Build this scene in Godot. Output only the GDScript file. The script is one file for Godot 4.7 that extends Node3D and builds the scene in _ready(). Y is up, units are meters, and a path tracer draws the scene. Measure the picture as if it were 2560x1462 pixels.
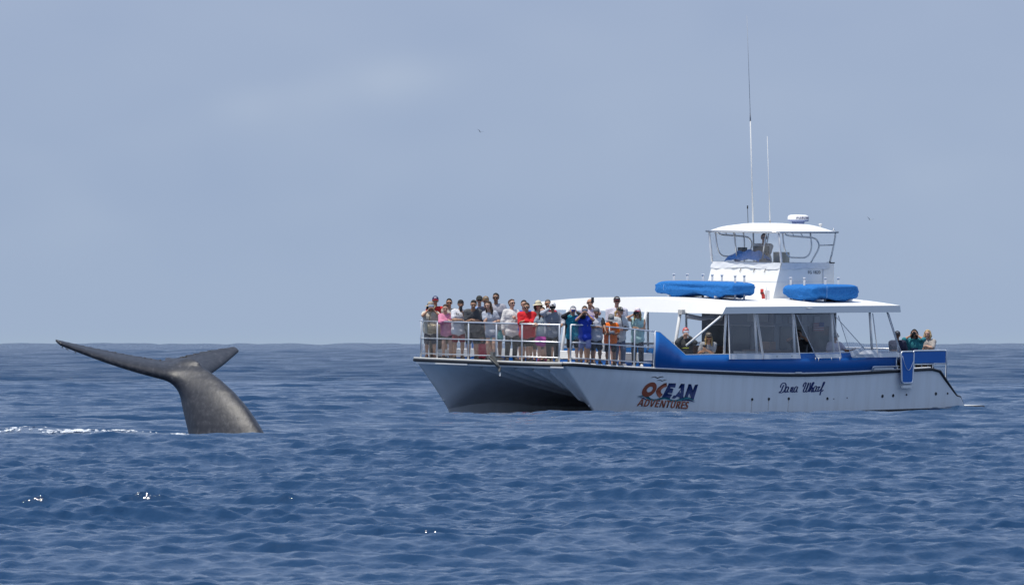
extends Node3D
# A whale's tail and a whale-watching catamaran on a blue sea. Units are metres.

const BOAT_AT := Vector3(0.265, 0.0, -252.0)
const BOAT_YAW := 225.0          # the bow points left and towards the camera
const BOAT_ROLL := 1.2           # port side down
const BOAT_PITCH := -0.5         # bow down

const SUN := Vector3(-0.254, 0.95, 0.17)   # towards the sun: high, a little ahead of the boat

var mats := {}
var used := {}
var bx := Transform3D()          # boat frame: x forward, y up, z starboard
var boat: Node3D
var tile_a := PackedVector3Array()
var tile_b := PackedVector3Array()
const TA := 40.0
const NA := 320
const TB := 13.3
const NB := 260
var tile_c := PackedVector3Array()
const TC := 5.3
const NC := 212
var fabric_bump: Texture2D
var tmpl := {}
var rng := RandomNumberGenerator.new()

func _ready() -> void:
	rng.seed = 7
	setup_camera_and_light()
	build_water()
	build_whale()
	build_boat()
	build_rafts()
	build_people()
	build_birds()

# ------------------------------------------------------------------ camera, sky, sun
func setup_camera_and_light() -> void:
	var cam := Camera3D.new()
	cam.name = "viewpoint"
	cam.position = Vector3(0, 2.0, 0)
	cam.rotation_degrees.x = 0.30142
	cam.fov = 3.6408
	cam.near = 1.0
	cam.far = 12000.0
	var at := CameraAttributesPhysical.new()
	at.frustum_focal_length = 378.0
	at.frustum_focus_distance = 232.0
	at.exposure_aperture = 22.0
	at.frustum_near = 1.0
	at.frustum_far = 12000.0
	cam.attributes = at
	cam.fov = 3.6408
	add_child(cam)
	cam.current = true
	var env := Environment.new()
	env.background_mode = Environment.BG_SKY
	var sky := Sky.new()
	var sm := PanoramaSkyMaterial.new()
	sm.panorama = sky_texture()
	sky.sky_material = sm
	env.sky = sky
	env.tonemap_mode = Environment.TONE_MAPPER_LINEAR
	env.tonemap_exposure = 1.0
	env.sdfgi_enabled = true
	env.ssao_enabled = true
	env.ssil_enabled = true
	var we := WorldEnvironment.new()
	we.name = "world_environment"
	we.environment = env
	add_child(we)
	var sun := DirectionalLight3D.new()
	sun.name = "sun"
	sun.light_color = Color(1.0, 0.975, 0.93)
	sun.light_energy = 1.25
	sun.light_angular_distance = 0.5
	sun.shadow_enabled = true
	var s := SUN
	add_child(sun)
	sun.look_at_from_position(s * 100.0, Vector3.ZERO, Vector3(0, 0, 1))

func sky_texture() -> ImageTexture:
	var w := 4096
	var h := 2048
	var im := Image.create(256, 1024, false, Image.FORMAT_RGBAF)
	for y in 1024:
		var el := (0.5 - (y + 0.5) / 1024.0) * 180.0
		var c := sky_color(el)
		for x in 256:
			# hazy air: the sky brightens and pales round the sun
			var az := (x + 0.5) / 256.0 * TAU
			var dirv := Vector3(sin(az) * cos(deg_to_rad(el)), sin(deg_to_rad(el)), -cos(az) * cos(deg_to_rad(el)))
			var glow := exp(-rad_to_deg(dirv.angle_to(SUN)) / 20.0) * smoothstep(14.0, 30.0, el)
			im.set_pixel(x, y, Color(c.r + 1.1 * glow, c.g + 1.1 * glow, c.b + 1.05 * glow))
	im.resize(w, h, Image.INTERPOLATE_BILINEAR)
	# thin high cloud in the hazy band above the horizon, drawn all the way round
	var n := FastNoiseLite.new()
	n.seed = 11
	n.noise_type = FastNoiseLite.TYPE_SIMPLEX_SMOOTH
	n.frequency = 1.0
	n.fractal_octaves = 4
	n.fractal_gain = 0.5
	var wisps := [[-0.0145, 1.66, 0.0072, 0.13, 0.13], [-0.0262, 1.52, 0.0085, 0.13, 0.11], [0.048, 1.1, 0.008, 0.2, 0.04], [-0.045, 0.9, 0.01, 0.2, 0.03]]
	var wr := RandomNumberGenerator.new()
	wr.seed = 2
	for k in 60:
		wisps.append([wr.randf() * TAU, wr.randf_range(0.9, 6.0), wr.randf_range(0.006, 0.02), wr.randf_range(0.15, 0.4), wr.randf_range(-0.04, 0.09)])
	var y0 := int(h * (0.5 - 14.0 / 180.0))
	var add := PackedFloat32Array()
	add.resize((h / 2 - y0) * w)
	for c in wisps:
		var cx := int(c[0] / TAU * w)
		var cy: float = (0.5 - c[1] / 180.0) * h
		var rx: float = c[2] / TAU * w
		var ry: float = c[3] / 180.0 * h
		for y in range(maxi(y0, int(cy - ry * 3.0)), mini(h / 2, int(cy + ry * 3.0) + 1)):
			for x in range(int(cx - rx * 3.0), int(cx + rx * 3.0) + 1):
				var dx: float = (x - c[0] / TAU * w) / rx
				var dy: float = (cy - y) / ry - 0.35 * dx
				var e: float = dx * dx + dy * dy
				if e < 6.0:
					var p := Vector3(x * 0.11, y * 0.17, 7.0)
					add[(y - y0) * w + posmod(x, w)] += c[4] * exp(-e) * (0.8 + 0.8 * n.get_noise_3dv(p))
	for y in range(y0, h / 2):
		var el := (0.5 - (y + 0.5) / h) * 180.0
		var base := sky_color(el)
		var up := smoothstep(0.1, 0.8, el) * (1.0 - smoothstep(9.0, 14.0, el))
		for x in w:
			var az := (x + 0.5) / w * TAU
			var p := Vector3(cos(az) * 28.0, el * 1.25, sin(az) * 28.0)
			var v := n.get_noise_3dv(p) * 0.75 + n.get_noise_3dv(p * 2.7 + Vector3(3, 9, 1)) * 0.25
			var k := v * 0.06 * up
			k += add[(y - y0) * w + x]
			# the sky leans warmer where the thin cloud is brighter
			im.set_pixel(x, y, Color(base.r * (1.0 + k * 1.5) , base.g * (1.0 + k * 1.15), base.b * (1.0 + k * 0.6)))
	return ImageTexture.create_from_image(im)

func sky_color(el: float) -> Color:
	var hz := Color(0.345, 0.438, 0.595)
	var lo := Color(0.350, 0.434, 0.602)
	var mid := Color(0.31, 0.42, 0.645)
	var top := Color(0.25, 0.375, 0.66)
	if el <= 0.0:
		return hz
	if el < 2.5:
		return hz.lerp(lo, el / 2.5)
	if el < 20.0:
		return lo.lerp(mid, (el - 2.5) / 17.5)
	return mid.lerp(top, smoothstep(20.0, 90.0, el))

# ------------------------------------------------------------------ naming and materials
func numbered(n: String) -> String:
	if not used.has(n):
		used[n] = 0
		return n
	used[n] += 1
	return "%s_%03d" % [n, used[n]]

func thing(called: String, label: String, category: String, group := "", at := Vector3.ZERO) -> Node3D:
	var o := Node3D.new()
	o.name = numbered(called)
	add_child(o)
	o.position = at
	tag(o, label, category, group)
	return o

func tag(o: Node, label: String, category: String, group := "") -> void:
	o.set_meta("label", label)
	o.set_meta("category", category)
	if group:
		o.set_meta("group", group)

func obj(called: String, m: Variant, material: Material, parent: Node = self, label := "") -> MeshInstance3D:
	var o := MeshInstance3D.new()
	o.name = numbered(called) if parent == self else called
	if m is SurfaceTool:
		m.generate_normals()
		o.mesh = m.commit()
	elif m is Geo:
		o.mesh = m.mesh()
	else:
		o.mesh = m
	o.material_override = material
	parent.add_child(o, true)
	if label:
		o.set_meta("label", label)
	return o

func lin(r: float, g: float, b: float) -> Color:
	return Color(r, g, b).linear_to_srgb()

func mat(r: float, g: float, b: float, rough := 0.6, metal := 0.0) -> StandardMaterial3D:
	var key := "%.3f %.3f %.3f %.2f %.2f" % [r, g, b, rough, metal]
	if not mats.has(key):
		var m := StandardMaterial3D.new()
		m.albedo_color = lin(r, g, b)
		m.roughness = rough
		m.metallic = metal
		mats[key] = m
	return mats[key]

func cloth(c: Vector3, strength := 1.0) -> StandardMaterial3D:
	var key := "cloth %s %.1f" % [c, strength]
	if not mats.has(key):
		if fabric_bump == null:
			var n := FastNoiseLite.new()
			n.seed = 3
			n.frequency = 0.012
			n.fractal_octaves = 3
			n.noise_type = FastNoiseLite.TYPE_SIMPLEX_SMOOTH
			n.domain_warp_enabled = true
			n.domain_warp_amplitude = 40.0
			n.domain_warp_frequency = 0.008
			var t := NoiseTexture2D.new()
			t.width = 256
			t.height = 256
			t.seamless = true
			t.as_normal_map = true
			t.bump_strength = 12.0
			t.noise = n
			fabric_bump = t
		var m := StandardMaterial3D.new()
		m.albedo_color = lin(c.x, c.y, c.z)
		m.roughness = 0.9
		m.uv1_triplanar = true
		m.uv1_scale = Vector3.ONE * 2.2
		m.normal_enabled = true
		m.normal_texture = fabric_bump
		m.normal_scale = 1.0 * strength
		mats[key] = m
	return mats[key]

func pane_mat(tint: float) -> StandardMaterial3D:
	var key := "pane %.2f" % tint
	if not mats.has(key):
		var m := StandardMaterial3D.new()
		m.albedo_color = Color(0.8, 0.83, 0.88, tint)
		m.roughness = 0.08
		m.transparency = BaseMaterial3D.TRANSPARENCY_ALPHA
		mats[key] = m
	return mats[key]

# ------------------------------------------------------------------ mesh helpers
class Geo:
	var v := PackedVector3Array()
	var i := PackedInt32Array()
	var c := PackedColorArray()
	func add(o: Geo, t: Transform3D) -> void:
		var base := v.size()
		v.append_array(t * o.v)
		var n := o.i.size()
		var at := i.size()
		i.resize(at + n)
		for k in n:
			i[at + k] = o.i[k] + base
		if o.c.size():
			while c.size() < base:
				c.append(Color.WHITE)
			c.append_array(o.c)
		elif c.size():
			while c.size() < v.size():
				c.append(Color.WHITE)
	func mesh() -> ArrayMesh:
		var a := []
		a.resize(Mesh.ARRAY_MAX)
		a[Mesh.ARRAY_VERTEX] = v
		a[Mesh.ARRAY_INDEX] = i
		if c.size():
			while c.size() < v.size():
				c.append(Color.WHITE)
			a[Mesh.ARRAY_COLOR] = c
		var st := SurfaceTool.new()
		st.create_from_arrays(a)
		st.generate_normals()
		return st.commit()

func st_new(smooth := true) -> SurfaceTool:
	var st := SurfaceTool.new()
	st.begin(Mesh.PRIMITIVE_TRIANGLES)
	st.set_smooth_group(0 if smooth else -1)
	return st

func tri(st: SurfaceTool, a: Vector3, b: Vector3, c: Vector3) -> void:
	st.add_vertex(a)
	st.add_vertex(b)
	st.add_vertex(c)

func quad(st: SurfaceTool, a: Vector3, b: Vector3, c: Vector3, d: Vector3) -> void:
	tri(st, a, b, c)
	tri(st, a, c, d)

func box(st: SurfaceTool, lo: Vector3, hi: Vector3, t := Transform3D()) -> void:
	var p := []
	for k in 8:
		p.append(t * Vector3(hi.x if k & 1 else lo.x, hi.y if k & 2 else lo.y, hi.z if k & 4 else lo.z))
	for f in [[0, 2, 3, 1], [4, 5, 7, 6], [0, 4, 6, 2], [1, 3, 7, 5], [2, 6, 7, 3], [0, 1, 5, 4]]:
		quad(st, p[f[0]], p[f[1]], p[f[2]], p[f[3]])

func box_mesh(lo: Vector3, hi: Vector3, t := Transform3D()) -> SurfaceTool:
	var st := st_new(false)
	box(st, lo, hi, t)
	return st

func beam(st: SurfaceTool, a: Vector3, b: Vector3, w: float, h: float) -> void:
	var d := (b - a).normalized()
	var side := d.cross(Vector3.UP if absf(d.y) < 0.95 else Vector3.RIGHT).normalized()
	var up := side.cross(d)
	box(st, Vector3(-w / 2, -h / 2, 0), Vector3(w / 2, h / 2, (b - a).length()), Transform3D(Basis(-side, up, d), a))

func tube(st: SurfaceTool, pts: Array, r0: float, r1 := -1.0, sides := 8) -> void:
	if r1 < 0:
		r1 = r0
	var n := pts.size()
	var rings := []
	var u := Vector3.ZERO
	for k in n:
		var d: Vector3 = (pts[mini(k + 1, n - 1)] - pts[maxi(k - 1, 0)]).normalized()
		if u == Vector3.ZERO:
			u = d.cross(Vector3.UP if absf(d.y) < 0.9 else Vector3.RIGHT).normalized()
		u = (u - d * u.dot(d)).normalized()
		var w := d.cross(u)
		var r := lerpf(r0, r1, float(k) / maxf(n - 1, 1))
		var ring := []
		for s in sides:
			var a := TAU * s / sides
			ring.append(pts[k] + (u * cos(a) + w * sin(a)) * r)
		rings.append(ring)
	for k in n - 1:
		for s in sides:
			var s2 := (s + 1) % sides
			quad(st, rings[k][s], rings[k + 1][s], rings[k + 1][s2], rings[k][s2])
	for s in range(1, sides - 1):
		tri(st, rings[0][0], rings[0][s], rings[0][s + 1])
		tri(st, rings[n - 1][0], rings[n - 1][s + 1], rings[n - 1][s])

func tube_mesh(pts: Array, r0: float, r1 := -1.0, sides := 8) -> SurfaceTool:
	var st := st_new()
	tube(st, pts, r0, r1, sides)
	return st

func round_path(pts: Array, r: float, n := 5) -> Array:
	# a polyline with its inner corners rounded
	var out := [pts[0]]
	for k in range(1, pts.size() - 1):
		var p: Vector3 = pts[k]
		var a: Vector3 = p + (pts[k - 1] - p).limit_length(minf(r, (pts[k - 1] - p).length() * 0.49))
		var b: Vector3 = p + (pts[k + 1] - p).limit_length(minf(r, (pts[k + 1] - p).length() * 0.49))
		for j in n + 1:
			var t := float(j) / n
			out.append(a.lerp(p, t).lerp(p.lerp(b, t), t))
	out.append(pts[-1])
	return out

func lathe(st: SurfaceTool, prof: Array, t: Transform3D, sides := 24) -> void:
	for k in prof.size() - 1:
		for s in sides:
			var a := TAU * s / sides
			var b := TAU * (s + 1) / sides
			var p: Vector2 = prof[k]
			var q: Vector2 = prof[k + 1]
			quad(st, t * Vector3(p.x * cos(a), p.y, p.x * sin(a)), t * Vector3(q.x * cos(a), q.y, q.x * sin(a)), t * Vector3(q.x * cos(b), q.y, q.x * sin(b)), t * Vector3(p.x * cos(b), p.y, p.x * sin(b)))

func sheet(st: SurfaceTool, rows: Array, flip := false) -> void:
	for r in rows.size() - 1:
		for k in rows[r].size() - 1:
			if flip:
				quad(st, rows[r][k], rows[r + 1][k], rows[r + 1][k + 1], rows[r][k + 1])
			else:
				quad(st, rows[r][k], rows[r][k + 1], rows[r + 1][k + 1], rows[r + 1][k])

func solid_sheet(st: SurfaceTool, rows: Array, off: Vector3) -> void:
	# a curved panel with thickness
	var back := []
	for r in rows:
		var b := []
		for p in r:
			b.append(p + off)
		back.append(b)
	sheet(st, rows)
	sheet(st, back, true)
	for r in rows.size() - 1:
		quad(st, rows[r][0], rows[r + 1][0], back[r + 1][0], back[r][0])
		quad(st, rows[r][-1], back[r][-1], back[r + 1][-1], rows[r + 1][-1])
	for k in rows[0].size() - 1:
		quad(st, rows[0][k], back[0][k], back[0][k + 1], rows[0][k + 1])
		quad(st, rows[-1][k], rows[-1][k + 1], back[-1][k + 1], back[-1][k])

# surface nets on a grid of distances
func nets(f: PackedFloat32Array, nx: int, ny: int, nz: int, lo: Vector3, cell: float) -> Geo:
	var g := Geo.new()
	var at := PackedInt32Array()
	at.resize(nx * ny * nz)
	at.fill(-1)
	var sx := 1
	var sy := nx
	var sz := nx * ny
	var far := cell * 2.0
	var offs := PackedInt32Array([0, sx, sy, sx + sy, sz, sx + sz, sy + sz, sx + sy + sz])
	var edges := [[0, 1], [2, 3], [4, 5], [6, 7], [0, 2], [1, 3], [4, 6], [5, 7], [0, 4], [1, 5], [2, 6], [3, 7]]
	for z in nz - 1:
		for y in ny - 1:
			var row := y * sy + z * sz
			for x in nx - 1:
				var n := row + x
				if absf(f[n]) > far:
					continue
				var inside := 0
				for o in offs:
					if f[n + o] < 0.0:
						inside += 1
				if inside == 0 or inside == 8:
					continue
				var sum := Vector3.ZERO
				var cnt := 0
				for e in edges:
					var ea: int = e[0]
					var eb: int = e[1]
					var a := f[n + offs[ea]]
					var b := f[n + offs[eb]]
					if (a < 0.0) != (b < 0.0):
						var t := a / (a - b)
						var pa := Vector3(ea & 1, (ea >> 1) & 1, ea >> 2)
						var pb := Vector3(eb & 1, (eb >> 1) & 1, eb >> 2)
						sum += pa.lerp(pb, t)
						cnt += 1
				at[n] = g.v.size()
				g.v.append(lo + (Vector3(x, y, z) + sum / cnt) * cell)
	for z in range(1, nz - 1):
		for y in range(1, ny - 1):
			var row := y * sy + z * sz
			for x in range(1, nx - 1):
				var n := row + x
				if at[n] < 0:
					continue
				var a := f[n] < 0.0
				if a != (f[n + sx] < 0.0):
					put4(g.i, at[n], at[n - sy], at[n - sy - sz], at[n - sz], a)
				if a != (f[n + sy] < 0.0):
					put4(g.i, at[n], at[n - sz], at[n - sx - sz], at[n - sx], a)
				if a != (f[n + sz] < 0.0):
					put4(g.i, at[n], at[n - sx], at[n - sx - sy], at[n - sy], a)
	return g

func put4(i: PackedInt32Array, a: int, b: int, c: int, d: int, inside: bool) -> void:
	if a < 0 or b < 0 or c < 0 or d < 0:
		return
	if inside:
		i.append_array(PackedInt32Array([a, b, c, a, c, d]))
	else:
		i.append_array(PackedInt32Array([a, c, b, a, d, c]))

# tapered capsules [a, b, ra, rb] joined with a smooth minimum
func flesh(bones: Array, cell: float, k: float) -> Geo:
	var lo := Vector3.ONE * 1e9
	var hi := -lo
	for b in bones:
		var r := maxf(b[2], b[3]) + cell * 2.5
		for p in [b[0], b[1]]:
			lo = lo.min(p - Vector3.ONE * r)
			hi = hi.max(p + Vector3.ONE * r)
	var nx := int((hi.x - lo.x) / cell) + 2
	var ny := int((hi.y - lo.y) / cell) + 2
	var nz := int((hi.z - lo.z) / cell) + 2
	var f := PackedFloat32Array()
	f.resize(nx * ny * nz)
	f.fill(1e3)
	for b in bones:
		var a: Vector3 = b[0]
		var e: Vector3 = b[1]
		var ra: float = b[2]
		var rb: float = b[3]
		var r := maxf(ra, rb) + maxf(cell * 2.2, k * 0.7)
		var l := a.min(e) - Vector3.ONE * r - lo
		var h := a.max(e) + Vector3.ONE * r - lo
		var ax := e - a
		var inv := 1.0 / maxf(ax.length_squared(), 1e-9)
		var x0 := maxi(int(l.x / cell), 0)
		var x1 := mini(int(h.x / cell) + 1, nx - 1)
		for z in range(maxi(int(l.z / cell), 0), mini(int(h.z / cell) + 1, nz - 1) + 1):
			for y in range(maxi(int(l.y / cell), 0), mini(int(h.y / cell) + 1, ny - 1) + 1):
				var n := (z * ny + y) * nx
				for x in range(x0, x1 + 1):
					var q := lo + Vector3(x, y, z) * cell - a
					var t := clampf(q.dot(ax) * inv, 0.0, 1.0)
					var d := (q - ax * t).length() - lerpf(ra, rb, t)
					if d < r:
						var o := f[n + x]
						var s := k - absf(o - d)
						if s > 0.0:
							f[n + x] = minf(o, d) - s * s * 0.25 / k
						elif d < o:
							f[n + x] = d
	return nets(f, nx, ny, nz, lo, cell)

# ------------------------------------------------------------------ water
func wave_tile(size: float, n: int, count: int, lmin: float, lmax: float, steep: float, seed_: int, chop: float, spread: float) -> PackedVector3Array:
	var out := PackedVector3Array()
	out.resize(n * n)
	var r := RandomNumberGenerator.new()
	r.seed = seed_
	for w in count:
		var lam := lmin * pow(lmax / lmin, (w + r.randf()) / count)
		var th := deg_to_rad(84.0 + r.randfn(0.0, spread))
		var m := roundi(size / lam * cos(th))
		var q := roundi(size / lam * sin(th))
		if m == 0 and q == 0:
			m = 1
		var kx := TAU * m / size
		var kz := TAU * q / size
		var kk := sqrt(kx * kx + kz * kz)
		var amp := steep / kk * r.randf_range(0.6, 1.3)
		var dx := -kx / kk * amp * chop
		var dz := -kz / kk * amp * chop
		var ph := r.randf() * TAU
		var step := size / n
		for j in n:
			var p0 := ph + kz * j * step
			for i in n:
				var p := p0 + kx * i * step
				var s := sin(p)
				out[j * n + i] += Vector3(dx * s, amp * cos(p), dz * s)
	return out

func tile_at(t: PackedVector3Array, size: float, n: int, x: float, z: float) -> Vector3:
	var u := fposmod(x / size, 1.0) * n
	var w := fposmod(z / size, 1.0) * n
	var i := int(u)
	var j := int(w)
	var fu := u - i
	var fw := w - j
	if i >= n:
		i = 0
	if j >= n:
		j = 0
	var i2 := i + 1 if i + 1 < n else 0
	var j2 := j + 1 if j + 1 < n else 0
	return t[j * n + i].lerp(t[j * n + i2], fu).lerp(t[j2 * n + i].lerp(t[j2 * n + i2], fu), fw)

func sea(x: float, z: float, fine := 1.0) -> Vector3:
	var p := tile_at(tile_a, TA, NA, x, z)
	if fine > 0.01:
		p += tile_at(tile_b, TB, NB, x * 0.966 + z * 0.259, z * 0.966 - x * 0.259) * fine
	if z > -230.0:
		p += tile_at(tile_c, TC, NC, x * 0.891 - z * 0.454, z * 0.891 + x * 0.454) * (1.0 - smoothstep(150.0, 230.0, -z))
	# a low swell that comes from behind, and gusts that roughen some patches more than others
	var gust := 0.88 + 0.20 * sin(x * 0.11 + 1.3 * sin(z * 0.023)) * sin(z * 0.071 + 0.6)
	# the slick that the whale leaves is smoother and a little lower than the sea round it
	var slick := 0.0
	if z < -165.0 and z > -225.0:
		slick = exp(-pow((x + 8.0) / 4.0, 4.0) - pow((z + 190.0) / 9.5, 4.0))
		gust *= 1.0 - 0.65 * slick
	# and the boat gives a little lee
	if z < -230.0 and z > -270.0:
		gust *= 1.0 - 0.5 * exp(-pow((x - 8.5) / 11.0, 4.0) - pow((z + 248.0) / 9.0, 2.0))
	p *= gust
	p.y += 0.07 * sin(z * 0.13 + x * 0.05) + 0.05 * sin(z * 0.21 - x * 0.11 + 1.0)
	p.y = p.y * (1.0 - 0.6 * slick) - 0.05 * slick
	var d := -z
	if d > 400.0:
		p += tile_at(tile_a, TA * 3.0, NA, x + 7.0, z) * smoothstep(400.0, 1400.0, d) * 2.0
		var lump := sin(x * 0.031 + 1.7 * sin(x * 0.013 + z * 0.002)) * sin(x * 0.083 + z * 0.009) + 0.6 * sin(x * 0.21 - z * 0.004) * sin(x * 0.047)
		p.y += smoothstep(2200.0, 4300.0, d) * lump * 0.75
	if d > 180.0 and d < 215.0 and x < -3.0:
		# water heaped up where the whale's back has just gone under, and round its tail
		var hx := (x + 10.4) / 1.1
		var hz := (z + 198.0) / 1.6
		p.y += 0.20 * exp(-hx * hx - hz * hz)
		hx = (x + 8.7) / 1.9
		hz = (z + 196.0) / 1.4
		p.y += 0.17 * exp(-hx * hx - hz * hz)
	return p

func build_water() -> void:
	tile_a = wave_tile(TA, NA, 32, 1.1, 5.0, 0.038, 21, 0.9, 20.0)
	tile_c = wave_tile(TC, NC, 28, 0.15, 0.5, 0.064, 23, 0.6, 32.0)
	tile_b = wave_tile(TB, NB, 32, 0.26, 1.1, 0.066, 22, 0.7, 24.0)
	var n := FastNoiseLite.new()
	n.seed = 5
	n.frequency = 0.02
	n.fractal_octaves = 4
	n.noise_type = FastNoiseLite.TYPE_SIMPLEX_SMOOTH
	var t := NoiseTexture2D.new()
	t.width = 512
	t.height = 512
	t.seamless = true
	t.as_normal_map = true
	t.bump_strength = 9.0
	t.noise = n
	var near := PackedFloat32Array()
	var d := -30.0
	while d < 66.0:
		near.append(d)
		d += 1.2
	d = 66.0
	while d < 420.0:
		near.append(d)
		d += 0.056 + 0.00062 * (d - 66.0)
	near.append(420.0)
	var far := PackedFloat32Array()
	d = 420.0
	while d < 4600.0:
		far.append(d)
		d += 0.33 * pow(d / 420.0, 2.0)
	var o := obj("sea_water", water_sheet(near, 221), water_mat(t, 0.25, 0.38))
	o.set_meta("kind", "structure")
	o.set_meta("label", "dark blue choppy sea round the boat and the whale")
	o = obj("sea_water", water_sheet(far, 171), water_mat(t, 1.8, 0.17))
	o.set_meta("kind", "structure")
	o.set_meta("label", "far blue sea reaching to the hazy horizon")
	build_foam()

func water_mat(t: Texture2D, strength: float, shine: float) -> StandardMaterial3D:
	var m := StandardMaterial3D.new()
	m.albedo_color = lin(0.005, 0.034, 0.092)
	m.roughness = 0.07
	m.metallic_specular = shine
	m.normal_enabled = true
	m.normal_texture = t
	m.normal_scale = strength
	return m

func water_sheet(dist: PackedFloat32Array, wide: int) -> ArrayMesh:
	# columns: dense in the middle, coarser towards the sides; x = c * half the width at that distance
	var cols := PackedFloat32Array()
	for k in 30:
		cols.append(-1.0 - pow((30 - k) / 30.0, 1.5) * 2.2)
	for k in wide:
		cols.append(-1.0 + 2.0 * k / (wide - 1.0))
	for k in 30:
		cols.append(1.0 + pow((k + 1) / 30.0, 1.5) * 2.2)
	var nr := dist.size()
	var nc := cols.size()
	var v := PackedVector3Array()
	var uv := PackedVector2Array()
	v.resize(nr * nc)
	uv.resize(nr * nc)
	for r in nr:
		var dd := dist[r]
		var half := 0.062 * maxf(dd, 66.0)
		var fine := 1.0 - smoothstep(280.0, 520.0, dd)
		var jit := 0.0
		for c in nc:
			var x := cols[c] * half
			var z := -dd
			var p := sea(x, z, fine)
			v[r * nc + c] = Vector3(x + p.x, p.y, z + p.z)
			uv[r * nc + c] = Vector2(x, z) / 1.1
	var nor := PackedVector3Array()
	nor.resize(nr * nc)
	for r in nr:
		var ra := maxi(r - 1, 0) * nc
		var rb := mini(r + 1, nr - 1) * nc
		var row := r * nc
		for c in nc:
			var du := v[row + mini(c + 1, nc - 1)] - v[row + maxi(c - 1, 0)]
			var dv := v[rb + c] - v[ra + c]
			nor[row + c] = du.cross(dv).normalized()
	var idx := PackedInt32Array()
	idx.resize((nr - 1) * (nc - 1) * 6)
	var k := 0
	for r in nr - 1:
		for c in nc - 1:
			var a := r * nc + c
			idx[k] = a
			idx[k + 1] = a + nc
			idx[k + 2] = a + nc + 1
			idx[k + 3] = a
			idx[k + 4] = a + nc + 1
			idx[k + 5] = a + 1
			k += 6
	var arr := []
	arr.resize(Mesh.ARRAY_MAX)
	arr[Mesh.ARRAY_VERTEX] = v
	arr[Mesh.ARRAY_NORMAL] = nor
	arr[Mesh.ARRAY_TEX_UV] = uv
	arr[Mesh.ARRAY_INDEX] = idx
	var mesh := ArrayMesh.new()
	mesh.add_surface_from_arrays(Mesh.PRIMITIVE_TRIANGLES, arr)
	return mesh

func foam_patch(cx: float, cz: float, lx: float, lz: float, seed_: int, thr: float) -> SurfaceTool:
	var st := st_new()
	var n := FastNoiseLite.new()
	n.seed = seed_
	n.frequency = 1.1
	n.fractal_octaves = 4
	var cell := 0.032
	var nx := int(lx * 2 / cell)
	var nz := int(lz * 2 / cell)
	var pts := []
	var on := []
	for j in nz + 1:
		var row := []
		var orow := []
		for i in nx + 1:
			var x := cx - lx + i * cell
			var z := cz - lz + j * cell
			var p := sea(x, z)
			var e := pow((x - cx) / lx, 2.0) + pow((z - cz) / lz, 2.0)
			var val := n.get_noise_3d(x * 0.9, 0.0, z * 0.7) * 0.8 + 0.5 * (1.0 - e) + n.get_noise_3d(x * 7.0, 3.0, z * 4.0) * 0.9 - 0.25 * absf(n.get_noise_3d(x * 3.0, 8.0, z * 2.0))
			row.append(Vector3(x + p.x, p.y + 0.022 + clampf(val - thr, 0.0, 0.5) * 0.04, z + p.z))
			orow.append(val > thr)
		pts.append(row)
		on.append(orow)
	for j in nz:
		for i in nx:
			if on[j][i] and on[j][i + 1] and on[j + 1][i]:
				tri(st, pts[j][i], pts[j][i + 1], pts[j + 1][i])
			if on[j][i + 1] and on[j + 1][i + 1] and on[j + 1][i]:
				tri(st, pts[j][i + 1], pts[j + 1][i + 1], pts[j + 1][i])
	return st

func build_foam() -> void:
	var fm: StandardMaterial3D = mat(0.72, 0.76, 0.80, 0.85)
	fm.albedo_color.a = 0.8
	fm.transparency = BaseMaterial3D.TRANSPARENCY_ALPHA
	var list := [[-8.75, -195.7, 1.3, 1.0, 5, 0.30, "long broken white foam patch on the sea left of the whale's tail"],
		[-10.6, -197.8, 1.6, 1.2, 9, 0.62, "foam flecks along the churned crest left of the long foam patch"],
		[-7.6, -195.4, 0.5, 0.5, 15, 0.62, "thin foam streak between the long foam patch and the whale's tail"],
		[-6.98, -195.6, 0.3, 0.6, 6, 0.12, "small strip of foam against the left side of the whale's tail stock"],
		[-6.1, -194.9, 1.1, 0.22, 17, 0.50, "thin line of foam flecks lapping the near foot of the whale's tail"],
		[-4.9, -196.0, 0.5, 0.9, 13, 0.50, "sparse foam flecks on the water right of the whale's tail stock"]]
	for f in list:
		var o := obj("sea_foam", foam_patch(f[0], f[1], f[2], f[3], f[4], f[5]), fm)
		tag(o, f[6], "foam")
		o.set_meta("kind", "stuff")

# ------------------------------------------------------------------ whale
const W_LO := -0.55
const W_HI := 1.48
var w_axis := []    # [centre, half depth, half thickness]
const W_C := Vector3(-7.18, 1.35, -197.1)
var w_a := Vector3(-0.793, 0.033, 0.625).normalized()
var w_b := Vector3(-0.55, 0.42, -0.72).normalized()

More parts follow.
